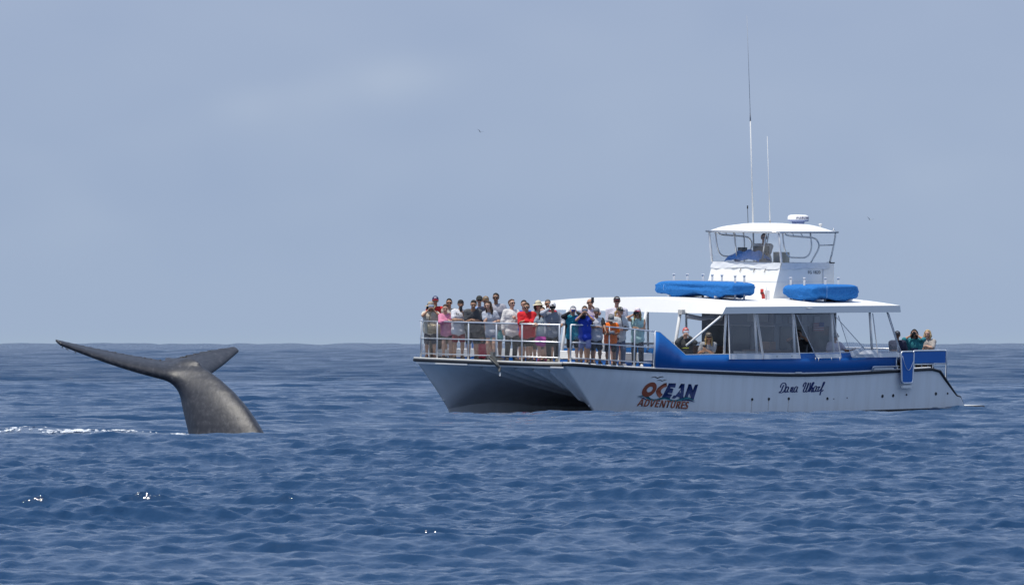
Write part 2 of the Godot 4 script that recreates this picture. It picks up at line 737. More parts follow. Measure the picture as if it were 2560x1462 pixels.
func whale_d(p: Vector3) -> float:
	# the stock: superelliptic sections along its axis
	var hk := clampf((p.y - W_LO) / (W_HI - W_LO), 0.0, 1.0) * (w_axis.size() - 1)
	var ki := mini(int(hk), w_axis.size() - 2)
	var kf := hk - ki
	var mid_c: Vector3 = w_axis[ki][0].lerp(w_axis[ki + 1][0], kf)
	var dd := lerpf(w_axis[ki][1], w_axis[ki + 1][1], kf)
	var tt := lerpf(w_axis[ki][2], w_axis[ki + 1][2], kf)
	var q0 := p - mid_c
	var su := absf(q0.x * -0.6 + q0.z * -0.8) / dd
	var sw := absf(q0.x * 0.8 - q0.z * 0.6) / tt
	var cap := maxf(p.y - W_HI, 0.0) / 0.16
	var sm0 := pow(pow(su, 1.4) + pow(sw, 1.4) + cap * cap, 1.0 / 1.4)
	var best := (sm0 - 1.0) * minf(dd, tt) * 0.75
	# the flukes
	var r := p - W_C
	var s := r.dot(w_a)
	var c := r.dot(w_b)
	var nn := w_b.cross(w_a)
	if nn.y < 0:
		nn = -nn
	var f := clampf(absf(s) / 2.38, 0.0, 1.0)
	var h := r.dot(nn) + 0.07 * sin(f * PI) - 0.03 * f * f
	var le := -0.58 + 1.70 * pow(f, 1.05)
	var te := 0.56 + 0.32 * sin(f * PI * 0.9) + 0.70 * pow(f, 1.4) + 0.16 * exp(-pow(s / 0.12, 2.0)) * -1.0
	var half := maxf((te - le) * 0.5, 0.03)
	var mid := (te + le) * 0.5
	var cu := (c - mid) / half
	var th := lerpf(0.22, 0.055, pow(f, 0.7))
	# thick rounded leading edge, thin trailing edge
	th = maxf(th * clampf(0.58 - 0.5 * cu, 0.26, 1.0), 0.036)
	var m2 := sqrt(cu * cu + pow(h / th, 2.0))
	var d2 := (m2 - 1.0) * th
	if absf(s) > 2.38:
		d2 = maxf(d2, absf(s) - 2.38)
	var k2 := 0.30
	var sm := k2 - absf(best - d2)
	if sm > 0.0:
		return minf(best, d2) - sm * sm * 0.25 / k2
	return minf(best, d2)

func build_whale() -> void:
	var base := Vector3(-6.10, 0, -196.0)
	var hs := [-0.55, 0.0, 0.29, 0.62, 0.93, 1.17, 1.35, 1.48]
	var xs := [-5.95, -6.08, -6.21, -6.37, -6.54, -6.69, -6.82, -6.94]
	var dd := [1.42, 1.29, 1.20, 1.08, 0.91, 0.72, 0.55, 0.42]
	var tt := [0.76, 0.70, 0.66, 0.59, 0.49, 0.37, 0.25, 0.18]
	for j in 61:
		var y := lerpf(W_LO, W_HI, j / 60.0)
		var k := 0
		while k < hs.size() - 2 and hs[k + 1] < y:
			k += 1
		var k0 := maxi(k - 1, 0)
		var k3 := mini(k + 2, hs.size() - 1)
		var t: float = (y - hs[k]) / (hs[k + 1] - hs[k])
		var q := []
		for arr in [xs, dd, tt]:
			q.append(cubic_interpolate(arr[k], arr[k + 1], arr[k0], arr[k3], t))
		w_axis.append([Vector3(q[0], y, -196.0 + (q[0] + 6.10) * 1.30), q[1], q[2]])
	var lo := Vector3(-10.1, -0.55, -200.0)
	var cell := 0.034
	var nx := int(5.6 / cell)
	var ny := int(2.85 / cell)
	var nz := int(6.2 / cell)
	var f := PackedFloat32Array()
	f.resize(nx * ny * nz)
	f.fill(1e3)
	var B := 8
	for z in range(0, nz, B):
		for y in range(0, ny, B):
			for x in range(0, nx, B):
				var c := whale_d(lo + Vector3(x + B / 2.0, y + B / 2.0, z + B / 2.0) * cell)
				if absf(c) > B * cell * 1.5:
					for zz in range(z, mini(z + B, nz)):
						for yy in range(y, mini(y + B, ny)):
							for xx in range(x, mini(x + B, nx)):
								f[(zz * ny + yy) * nx + xx] = c
					continue
				for zz in range(z, mini(z + B, nz)):
					for yy in range(y, mini(y + B, ny)):
						for xx in range(x, mini(x + B, nx)):
							f[(zz * ny + yy) * nx + xx] = whale_d(lo + Vector3(xx, yy, zz) * cell)
	var g := nets(f, nx, ny, nz, lo, cell)
	var o := Vector3(-6.1, 0, -196)
	for k in g.v.size():
		g.v[k] -= o
	var m := StandardMaterial3D.new()
	var n := FastNoiseLite.new()
	n.seed = 8
	n.frequency = 0.022
	n.fractal_octaves = 5
	n.fractal_gain = 0.6
	var t := NoiseTexture2D.new()
	t.width = 512
	t.height = 512
	t.seamless = true
	t.noise = n
	var gr := Gradient.new()
	gr.offsets = PackedFloat32Array([0.0, 0.42, 0.6, 0.72, 0.85])
	gr.colors = PackedColorArray([lin(0.018, 0.020, 0.027), lin(0.026, 0.028, 0.036), lin(0.034, 0.036, 0.045), lin(0.054, 0.056, 0.066), lin(0.10, 0.10, 0.112)])
	t.color_ramp = gr
	m.albedo_texture = t
	m.uv1_triplanar = true
	m.uv1_scale = Vector3(0.7, 0.45, 0.7)
	m.roughness = 0.45
	m.metallic_specular = 0.4
	var nt := NoiseTexture2D.new()
	nt.width = 256
	nt.height = 256
	nt.seamless = true
	nt.as_normal_map = true
	nt.bump_strength = 3.0
	var n2 := FastNoiseLite.new()
	n2.seed = 18
	n2.frequency = 0.03
	n2.fractal_octaves = 4
	nt.noise = n2
	m.normal_enabled = true
	m.normal_texture = nt
	m.normal_scale = 0.25
	var w := thing("whale", "grey mottled whale tail with raised flukes leaving the water left of the boat", "whale", "", o)
	obj("tail", g, m, w)
	# barnacles along the trailing edge and hanging at the left tip
	var bm := mat(0.03, 0.028, 0.026, 0.8)
	var r := RandomNumberGenerator.new()
	r.seed = 4
	for spot in [[2.34, 1.16], [2.27, 1.10], [2.24, 1.03], [2.10, 0.97], [1.0, 0.86], [0.42, 0.66], [0.3, 0.6], [0.12, 0.52], [0.0, 0.4], [-0.35, 0.62], [-0.7, 0.78], [-0.82, 0.82], [-1.0, 0.86]]:
		var st := st_new()
		var fq := absf(spot[0]) / 2.38
		var nn := w_b.cross(w_a)
		if nn.y < 0:
			nn = -nn
		var te := 0.56 + 0.32 * sin(fq * PI * 0.9) + 0.70 * pow(fq, 1.4)
		var cc: float = te - 0.1 if absf(spot[0]) < 1.5 else -0.58 + 1.70 * pow(fq, 1.05)
		var p: Vector3 = W_C - o + w_a * float(spot[0]) + w_b * cc + nn * (-0.07 * sin(fq * PI) + 0.03 * fq * fq + (0.015 if absf(spot[0]) < 1.5 else -0.03))
		var sc := r.randf_range(0.016, 0.028)
		if absf(spot[0]) > 1.5:
			tube(st, [p, p + Vector3(0.01, -0.035 - 0.02 * r.randf(), 0.0)], 0.014, 0.006, 6)
		else:
			lathe(st, [Vector2(1.0, 0.0), Vector2(0.8, 0.6), Vector2(0.45, 0.95), Vector2(0.0, 0.9)], Transform3D(Basis().scaled(Vector3(sc, sc, sc)), p), 8)
		obj("barnacle", st, bm, w)

# ------------------------------------------------------------------ the catamaran
const HULL_Z := 2.85      # distance of each hull's centre line from the boat's

func sheer(x: float) -> float:
	# height of the rub rail along the side
	var xs := [-13.2, -12.58, -9.94, -7.18, -3.97, -1.45, 0.0, 1.32]
	var ys := [1.18, 1.17, 1.10, 1.065, 1.165, 1.27, 1.345, 1.43]
	if x <= xs[0]:
		return ys[0]
	for k in xs.size() - 1:
		if x <= xs[k + 1]:
			var k0 := maxi(k - 1, 0)
			var k3 := mini(k + 2, xs.size() - 1)
			return cubic_interpolate_in_time(ys[k], ys[k + 1], ys[k0], ys[k3], (x - xs[k]) / (xs[k + 1] - xs[k]), xs[k + 1] - xs[k], xs[k0] - xs[k] if k0 != k else -1.0, xs[k3] - xs[k])
	return ys[-1]

func hull_top(x: float) -> float:
	# the side's upper edge: sheer, raked stern, swim step
	var px := [-12.62, -12.92, -13.74, -13.90, -14.12, -16.0]
	var py := [1.17, 1.10, 0.40, 0.36, 0.07, 0.07]
	if x > px[0]:
		return sheer(x)
	for k in px.size() - 1:
		if x >= px[k + 1]:
			return lerpf(py[k + 1], py[k], (x - px[k + 1]) / (px[k] - px[k + 1]))
	return py[-1]

func stem_x(y: float) -> float:
	return 1.31 * pow(y / 1.43, 1.12) if y > 0.0 else 0.25 * y

func hull_w(x: float, y: float) -> float:
	# half breadth of a hull
	var q := clampf((stem_x(y) - x) / (2.9 + 0.9 * clampf(1.0 - y, 0.0, 1.0)), 0.0, 1.0)
	var full := 0.75 + 0.10 * clampf(y / 1.15, -0.6, 1.0)
	return full * (1.0 - pow(1.0 - q, 2.1))

func build_hull(side: float) -> SurfaceTool:
	var st := st_new()
	var xs := []
	for k in 15:
		xs.append(1.31 - 3.6 * pow(k / 14.0, 1.4))
	for k in 10:
		xs.append(-2.3 - 10.3 * (k + 1) / 10.0)
	xs.append_array([-12.92, -13.74, -13.90, -14.12, -14.95])
	var n := 14
	for sgn in [-1.0, 1.0]:
		var rows := []
		for x0 in xs:
			var row := []
			var fade := clampf((x0 + 2.3) / 3.61, 0.0, 1.0)
			for j in n + 1:
				var y := lerpf(-0.55, hull_top(x0) if x0 < 1.3 else 1.43, float(j) / n)
				var x: float = x0 + (stem_x(y) - 1.31) * fade
				row.append(Vector3(x, y, side * HULL_Z + sgn * hull_w(x, y)))
			rows.append(row)
		sheet(st, rows, sgn < 0)
	# closed stern
	var w := hull_w(-14.95, 0.0)
	quad(st, Vector3(-14.95, -0.55, side * HULL_Z - w), Vector3(-14.95, 0.07, side * HULL_Z - w), Vector3(-14.95, 0.07, side * HULL_Z + w), Vector3(-14.95, -0.55, side * HULL_Z + w))
	var top := []
	for x in [-12.62, -12.92, -13.74, -13.90, -14.12, -14.95]:
		var ww := hull_w(x, hull_top(x))
		top.append([Vector3(x, hull_top(x) - 0.002, side * HULL_Z - ww), Vector3(x, hull_top(x) - 0.002, side * HULL_Z + ww)])
	sheet(st, top)
	return st

func side_path(x0: float, x1: float, n: int, off: float, dy: float, side: float) -> Array:
	var out := []
	for k in n + 1:
		var x := lerpf(x0, x1, float(k) / n)
		var y := hull_top(x)
		out.append(Vector3(x, y + dy, side * (HULL_Z + hull_w(x, y) + off)))
	return out

func deck_y(x: float) -> float:
	return sheer(minf(x, 1.31)) + 0.06

func prism_yz(st: SurfaceTool, x0: float, x1: float, pts: Array) -> void:
	for k in pts.size():
		var a: Vector2 = pts[k]
		var b: Vector2 = pts[(k + 1) % pts.size()]
		quad(st, Vector3(x0, a.x, a.y), Vector3(x1, a.x, a.y), Vector3(x1, b.x, b.y), Vector3(x0, b.x, b.y))

func chain_link(path: Array, y0: Callable, y1: Callable) -> SurfaceTool:
	# diamond wire mesh along a path of points (their y is ignored)
	var st := st_new()
	var acc := [0.0]
	for k in range(1, path.size()):
		var d: Vector3 = path[k] - path[k - 1]
		acc.append(acc[-1] + Vector2(d.x, d.z).length())
	var total: float = acc[-1]
	var at := func(s: float, t: float) -> Vector3:
		s = clampf(s, 0.0, total)
		var k := 0
		while k < path.size() - 2 and acc[k + 1] < s:
			k += 1
		var f: float = (s - acc[k]) / maxf(acc[k + 1] - acc[k], 1e-6)
		var p: Vector3 = path[k].lerp(path[k + 1], f)
		return Vector3(p.x, lerpf(y0.call(p), y1.call(p), t), p.z)
	var h := 0.88
	var pitch := 0.066
	for dirn in [1.0, -1.0]:
		var s := -h
		while s < total + h:
			var t0 := 0.0
			var t1 := 1.0
			var pts := []
			var segs := 6
			for j in segs + 1:
				var t := float(j) / segs
				var ss: float = s + h * t * dirn
				if ss < 0.0 or ss > total:
					continue
				pts.append(at.call(ss, t))
			if pts.size() > 1:
				tube(st, pts, 0.0016, 0.0016, 3)
			s += pitch
	return st

func text_on(called: String, words: String, height: float, where: Callable, m: Material, parent: Node, bold := true, stretch := 1.0, slant := 0.0) -> void:
	var tm := TextMesh.new()
	var f := SystemFont.new()
	f.font_names = PackedStringArray(["Droid Sans"])
	f.font_weight = 700 if bold else 400
	tm.font = f
	tm.text = words
	tm.font_size = 64
	tm.pixel_size = 0.01
	tm.depth = 0.04
	tm.curve_step = 1.5
	var a := tm.get_mesh_arrays()
	var v: PackedVector3Array = a[Mesh.ARRAY_VERTEX]
	var lo := Vector3.ONE * 1e9
	var hi := -lo
	for p in v:
		lo = lo.min(p)
		hi = hi.max(p)
	var sc := height / (hi.y - lo.y)
	var g := Geo.new()
	for p in v:
		var y := (p.y - lo.y) * sc
		g.v.append(where.call((p.x - (lo.x + hi.x) * 0.5) * sc * stretch + slant * y, y, p.z * sc))
	g.i = a[Mesh.ARRAY_INDEX] if a[Mesh.ARRAY_INDEX] != null else PackedInt32Array(range(g.v.size()))
	obj(called, g, m, parent)

func flat_shape(pts: PackedVector2Array, where: Callable) -> Geo:
	# a thin printed shape laid on a surface
	var g := Geo.new()
	var n := pts.size()
	for p in pts:
		g.v.append(where.call(p.x, p.y, 0.003))
	for p in pts:
		g.v.append(where.call(p.x, p.y, -0.004))
	var t := Geometry2D.triangulate_polygon(pts)
	g.i.append_array(t)
	for k in n:
		var b := (k + 1) % n
		g.i.append_array(PackedInt32Array([k, b, n + b, k, n + b, n + k]))
	return g

func ribbon(pts: Array, w: float, where: Callable, g: Geo) -> void:
	# a pen stroke; its width swells in the down strokes
	var sm := []
	for k in pts.size() - 1:
		var p0: Vector2 = pts[maxi(k - 1, 0)]
		var p3: Vector2 = pts[mini(k + 2, pts.size() - 1)]
		for j in 4:
			sm.append((pts[k] as Vector2).cubic_interpolate(pts[k + 1], p0, p3, j / 4.0))
	sm.append(pts[-1])
	var base := g.v.size()
	for k in sm.size():
		var d: Vector2 = (sm[mini(k + 1, sm.size() - 1)] - sm[maxi(k - 1, 0)]).normalized()
		var ww := w * (0.55 + 0.55 * absf(d.y))
		var nrm := Vector2(-d.y, d.x) * ww * 0.5
		for e in [nrm, -nrm]:
			g.v.append(where.call(sm[k].x + e.x, sm[k].y + e.y, 0.003))
	for k in sm.size() - 1:
		var a := base + k * 2
		g.i.append_array(PackedInt32Array([a, a + 1, a + 3, a, a + 3, a + 2]))

func build_boat() -> void:
	var basis := Basis(Vector3.UP, deg_to_rad(BOAT_YAW)) * Basis(Vector3(0, 0, 1), deg_to_rad(BOAT_PITCH)) * Basis(Vector3(1, 0, 0), deg_to_rad(-BOAT_ROLL))
	bx = Transform3D(basis, BOAT_AT)
	boat = thing("catamaran_boat", "white and blue whale-watching catamaran crowded with people at its bow rail", "boat")
	boat.transform = bx
	var white := StandardMaterial3D.new()
	white.albedo_color = lin(0.86, 0.865, 0.87)
	white.roughness = 0.28
	var hn := FastNoiseLite.new()
	hn.frequency = 0.012
	hn.fractal_octaves = 4
	hn.seed = 31
	var ht := NoiseTexture2D.new()
	ht.width = 256
	ht.height = 256
	ht.seamless = true
	ht.noise = hn
	var hg := Gradient.new()
	hg.offsets = PackedFloat32Array([0.0, 0.5, 1.0])
	hg.colors = PackedColorArray([Color(0.95, 0.945, 0.935), Color(0.985, 0.985, 0.98), Color(1, 1, 1)])
	ht.color_ramp = hg
	white.albedo_texture = ht
	white.uv1_triplanar = true
	white.uv1_scale = Vector3(0.8, 0.10, 0.8)
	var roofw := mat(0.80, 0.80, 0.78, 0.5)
	var blue := mat(0.003, 0.125, 0.45, 0.42)
	var black := mat(0.012, 0.012, 0.014, 0.45)
	var alu := mat(0.72, 0.74, 0.77, 0.38, 0.85)
	var steel := mat(0.62, 0.63, 0.64, 0.28, 0.9)
	var trim := mat(0.72, 0.72, 0.71, 0.5)
	var vinyl := mat(0.66, 0.68, 0.71, 0.55)
	var dark := mat(0.05, 0.056, 0.066, 0.6)
	build_lower(white, blue, black, trim, alu)
	build_rails(alu, trim)
	build_house(roofw, blue, trim, alu, vinyl, dark)
	build_bridge(roofw, white, trim, steel, vinyl, black)
	build_stern(blue, alu, trim, black)
	build_lettering(black)

func build_lower(white: Material, blue: Material, black: Material, trim: Material, alu: Material) -> void:
	for side in [-1.0, 1.0]:
		var h := obj("hull", build_hull(side), white, boat)
		# round openings along the outer side
		if side < 0:
			for q in [[-5.34, 0.42, 0.033], [-6.01, 0.42, 0.033], [-6.81, 0.42, 0.033], [-8.38, 0.40, 0.033], [-8.64, 0.39, 0.012], [-9.18, 0.41, 0.014], [-10.63, 0.44, 0.036], [-11.07, 0.45, 0.036], [-11.62, 0.47, 0.022], [-12.84, 0.48, 0.036], [-13.33, 0.48, 0.024]]:
				var st := st_new()
				var z: float = -(HULL_Z + hull_w(q[0], q[1]))
				lathe(st, [Vector2(q[2] * 1.25, 0.0), Vector2(q[2] * 1.25, 0.008), Vector2(q[2], 0.01), Vector2(q[2] * 0.9, 0.002), Vector2(0.0, 0.001)], Transform3D(Basis(Vector3.RIGHT, deg_to_rad(-90)), Vector3(q[0], q[1], z - 0.002)), 14)
				obj("drain_outlet", st, black, h)
				if q[2] > 0.03 and q[0] > -7.0:
					# a stain that has run down from the outlet
					var sg := flat_shape(PackedVector2Array([Vector2(-0.012, -0.03), Vector2(0.012, -0.03), Vector2(0.005, -0.42), Vector2(-0.004, -0.42)]), func(u, v, zz): return Vector3(q[0] - u, q[1] + v, -(HULL_Z + hull_w(q[0] - u, q[1] + v) + 0.001 + zz * 0.3)))
					obj("rust_streak", sg, mat(0.52, 0.47, 0.42, 0.6), h)
		# boot stripe
		var row_a := []
		var row_b := []
		for k in 21:
			var x := lerpf(-1.0, -14.05, k / 20.0)
			var yy := -0.055 + 0.115 * k / 20.0
			row_a.append(Vector3(x, yy - 0.03, side * (HULL_Z + hull_w(x, yy) + 0.004)))
			row_b.append(Vector3(x, yy + 0.03, side * (HULL_Z + hull_w(x, yy) + 0.004)))
		var bs := st_new()
		sheet(bs, [row_a, row_b])
		obj("boot_stripe", bs, black, h)
		# inner spray rail of the hull seen from ahead
		var sr := []
		for k in 12:
			var x := lerpf(0.28, -4.0, k / 11.0)
			sr.append(Vector3(x, 0.30 - 0.2 * k / 11.0, side * (HULL_Z - hull_w(x, 0.26) - 0.004)))
		obj("spray_rail", tube_mesh(sr, 0.014, 0.014, 6), white, h)
	# the tunnel between the hulls: a ramp that sweeps down aft, with strakes
	var ceil_y := func(x: float) -> float:
		return 0.44 + 0.94 * pow(clampf((x + 2.9) / 4.2, 0.0, 1.0), 1.35)
	var sec := func(x: float, z: float) -> Vector3:
		var top: float = ceil_y.call(x)
		var e := clampf((absf(z) - 0.6) / 2.25, 0.0, 1.0)
		var edge := 1.43 * pow(maxf(x, 0.0) / 1.31, 1.0 / 1.12) + 0.03 + minf(x, 0.0) * 0.1
		return Vector3(x, lerpf(top, minf(edge, top + 0.05), pow(e, 2.0)), z)
	var rows := []
	for k in 25:
		var x := lerpf(1.30, -5.0, pow(k / 24.0, 1.15))
		var row := []
		for j in 41:
			row.append(sec.call(x, lerpf(-2.85, 2.85, j / 40.0)))
		rows.append(row)
	var st := st_new()
	sheet(st, rows)
	var bridge_deck := obj("wing_deck", st, white, boat)
	for z in [0.46, -0.18, -0.85, -1.52, -2.15]:
		var pa := []
		for k in 22:
			var x := lerpf(1.10, -4.6, k / 21.0)
			var p: Vector3 = sec.call(x, z - 0.02 * k)
			var wd := lerpf(0.04, 0.085, clampf(k / 6.0, 0.0, 1.0))
			pa.append([p + Vector3(0, 0.01, wd), p + Vector3(0, -0.085, wd * 0.5), p + Vector3(0, -0.085, -wd * 0.5), p + Vector3(0, 0.01, -wd)])
		var s2 := st_new(false)
		sheet(s2, pa)
		obj("strake", s2, white, bridge_deck)
	# front beam under the bow rail, and the bow's lip
	var fb := st_new(false)
	beam(fb, Vector3(1.30, 1.385, 2.80), Vector3(1.27, 1.365, -2.80), 0.07, 0.11)
	obj("front_beam", fb, white, boat)
	# rub rail: black half round with a pale cap
	var port := side_path(1.30, -12.6, 60, 0.012, 0.0, -1.0)
	port.append_array([Vector3(-12.93, 1.11, -3.712), Vector3(-13.74, 0.41, -3.60), Vector3(-13.90, 0.37, -3.59), Vector3(-14.12, 0.08, -3.545), Vector3(-14.97, 0.075, -3.54)])
	obj("rub_rail", tube_mesh(port, 0.042, 0.042, 8), black, boat)
	var star := side_path(1.30, -12.6, 30, 0.012, 0.0, 1.0)
	obj("rub_rail", tube_mesh(star, 0.042, 0.042, 8), black, boat)
	obj("rub_rail", tube_mesh([Vector3(1.34, 1.425, 2.87), Vector3(1.35, 1.415, 1.4), Vector3(1.35, 1.405, 0.0), Vector3(1.35, 1.40, -1.4), Vector3(1.33, 1.41, -2.86)], 0.040, 0.040, 8), black, boat)
	var cap := side_path(1.29, -12.55, 50, -0.012, 0.045, -1.0)
	obj("rail_cap", tube_mesh(cap, 0.026, 0.026, 8), trim, boat)
	var cap2 := side_path(1.29, -12.55, 24, -0.012, 0.045, 1.0)
	obj("rail_cap", tube_mesh(cap2, 0.026, 0.026, 8), trim, boat)
	obj("rail_cap", tube_mesh([Vector3(1.33, 1.475, 2.87), Vector3(1.34, 1.465, 1.4), Vector3(1.34, 1.455, 0.0), Vector3(1.34, 1.45, -1.4), Vector3(1.32, 1.46, -2.86)], 0.036, 0.036, 8), mat(0.50, 0.50, 0.48, 0.5), boat)
	for z in [[2.0, 0.75], [-2.45, -2.95]]:
		obj("step_pad", box_mesh(Vector3(1.36, 1.335, z[1]), Vector3(1.375, 1.372, z[0])), trim, boat)
	# foredeck and cockpit sole
	var deck := st_new()
	var rd := []
	for k in 16:
		var x := lerpf(1.28, -2.3, k / 15.0)
		var w := HULL_Z + hull_w(x, sheer(x)) - 0.02
		rd.append([Vector3(x, deck_y(x), -w), Vector3(x, deck_y(x), w)])
	sheet(deck, rd)
	obj("foredeck", deck, mat(0.55, 0.56, 0.56, 0.7), boat)
	obj("cockpit_sole", box_mesh(Vector3(-13.0, 0.58, -3.45), Vector3(-2.3, 0.66, 3.45)), mat(0.40, 0.41, 0.42, 0.7), boat)
	obj("deck_step", box_mesh(Vector3(-2.36, 0.66, -3.45), Vector3(-2.3, deck_y(-2.3) - 0.004, 3.45)), trim, boat)
	# seats on the foredeck: white tops on blue lockers
	for sp in [[-2.25, -1.72, -2.75, 2.6], [-1.65, 0.75, 2.35, 2.85]]:
		var y0 := deck_y(sp[0]) + 0.005
		var b := obj("bench", box_mesh(Vector3(sp[0], y0, sp[2]), Vector3(sp[1], y0 + 0.17, sp[3])), blue, boat)
		obj("seat", box_mesh(Vector3(sp[0] - 0.02, y0 + 0.20, sp[2] - 0.02), Vector3(sp[1] + 0.03, y0 + 0.40, sp[3] + 0.02)), trim, b)
	# anchor on its roller
	var ra := obj("bow_roller", box_mesh(Vector3(1.05, 1.50, -0.36), Vector3(1.62, 1.56, -0.28)), mat(0.18, 0.18, 0.17, 0.6), boat)
	obj("bracket", box_mesh(Vector3(1.40, 1.56, -0.37), Vector3(1.50, 1.72, -0.27)), mat(0.18, 0.18, 0.17, 0.6), ra)
	var am := mat(0.075, 0.077, 0.074, 0.6)
	var an := obj("anchor", tube_mesh([Vector3(1.25, 1.57, -0.30), Vector3(1.62, 1.58, -0.34), Vector3(1.68, 1.36, -0.74)], 0.028, 0.024, 6), am, boat)
	var fl := st_new(false)
	quad(fl, Vector3(1.50, 1.62, -0.12), Vector3(1.58, 1.61, -0.52), Vector3(1.74, 1.34, -0.88), Vector3(1.66, 1.24, -0.80))
	quad(fl, Vector3(1.50, 1.60, -0.12), Vector3(1.66, 1.22, -0.80), Vector3(1.74, 1.32, -0.88), Vector3(1.58, 1.59, -0.52))
	beam(fl, Vector3(1.68, 1.32, -0.84), Vector3(1.74, 1.20, -0.86), 0.05, 0.03)
	obj("fluke", fl, am, an)
	obj("tag", box_mesh(Vector3(1.72, 1.08, -0.90), Vector3(1.725, 1.18, -0.84)), trim, an)

func rail_pt(x: float) -> Vector3:
	# inboard of the port side
	return Vector3(x, 0, -(HULL_Z + hull_w(x, sheer(x)) - 0.10))

func build_rails(alu: Material, trim: Material) -> void:
	var rail := Node3D.new()
	rail.name = "bow_railing"
	boat.add_child(rail, true)
	var port := []
	for k in 11:
		port.append(rail_pt(lerpf(1.05, -1.58, k / 10.0)))
	var star := []
	for p in port:
		star.append(Vector3(p.x, 0, -p.z))
	var front := [Vector3(1.24, 0, 2.74), Vector3(1.25, 0, 1.0), Vector3(1.25, 0, -1.0), Vector3(1.24, 0, -2.70)]
	var high := func(p: Vector3) -> float: return 2.50 - 0.19 * clampf((0.6 - p.x) / 2.2, 0.0, 1.0)
	var midy := func(p: Vector3) -> float: return 2.03 - 0.165 * clampf((0.9 - p.x) / 2.5, 0.0, 1.0)
	var low := func(p: Vector3) -> float: return 1.61 - 0.16 * clampf((1.0 - p.x) / 2.6, 0.0, 1.0)
	for line in [front, port, star]:
		for lv in [[high, 0.022], [midy, 0.018], [low, 0.015]]:
			var pts := []
			for p in line:
				pts.append(Vector3(p.x, lv[0].call(p), p.z))
			obj("rail", tube_mesh(pts, lv[1], lv[1], 8), alu, rail)
	var posts := []
	for z in [2.70, 2.06, 0.84, -0.24, -1.23, -2.66]:
		posts.append(Vector3(1.245, 0, z))
	for k in [0, 4, 7, 10]:
		posts.append(port[k])
		posts.append(star[k])
	for p in posts:
		obj("post", tube_mesh([Vector3(p.x, deck_y(p.x), p.z), Vector3(p.x, high.call(p), p.z)], 0.023, 0.023, 8), alu, rail)
	var wire := mat(0.66, 0.67, 0.68, 0.45, 0.5)
	for line in [front, port, star]:
		var w := obj("chain_link_mesh", chain_link(line, low, high), wire, rail)
		w.set_meta("kind", "stuff")

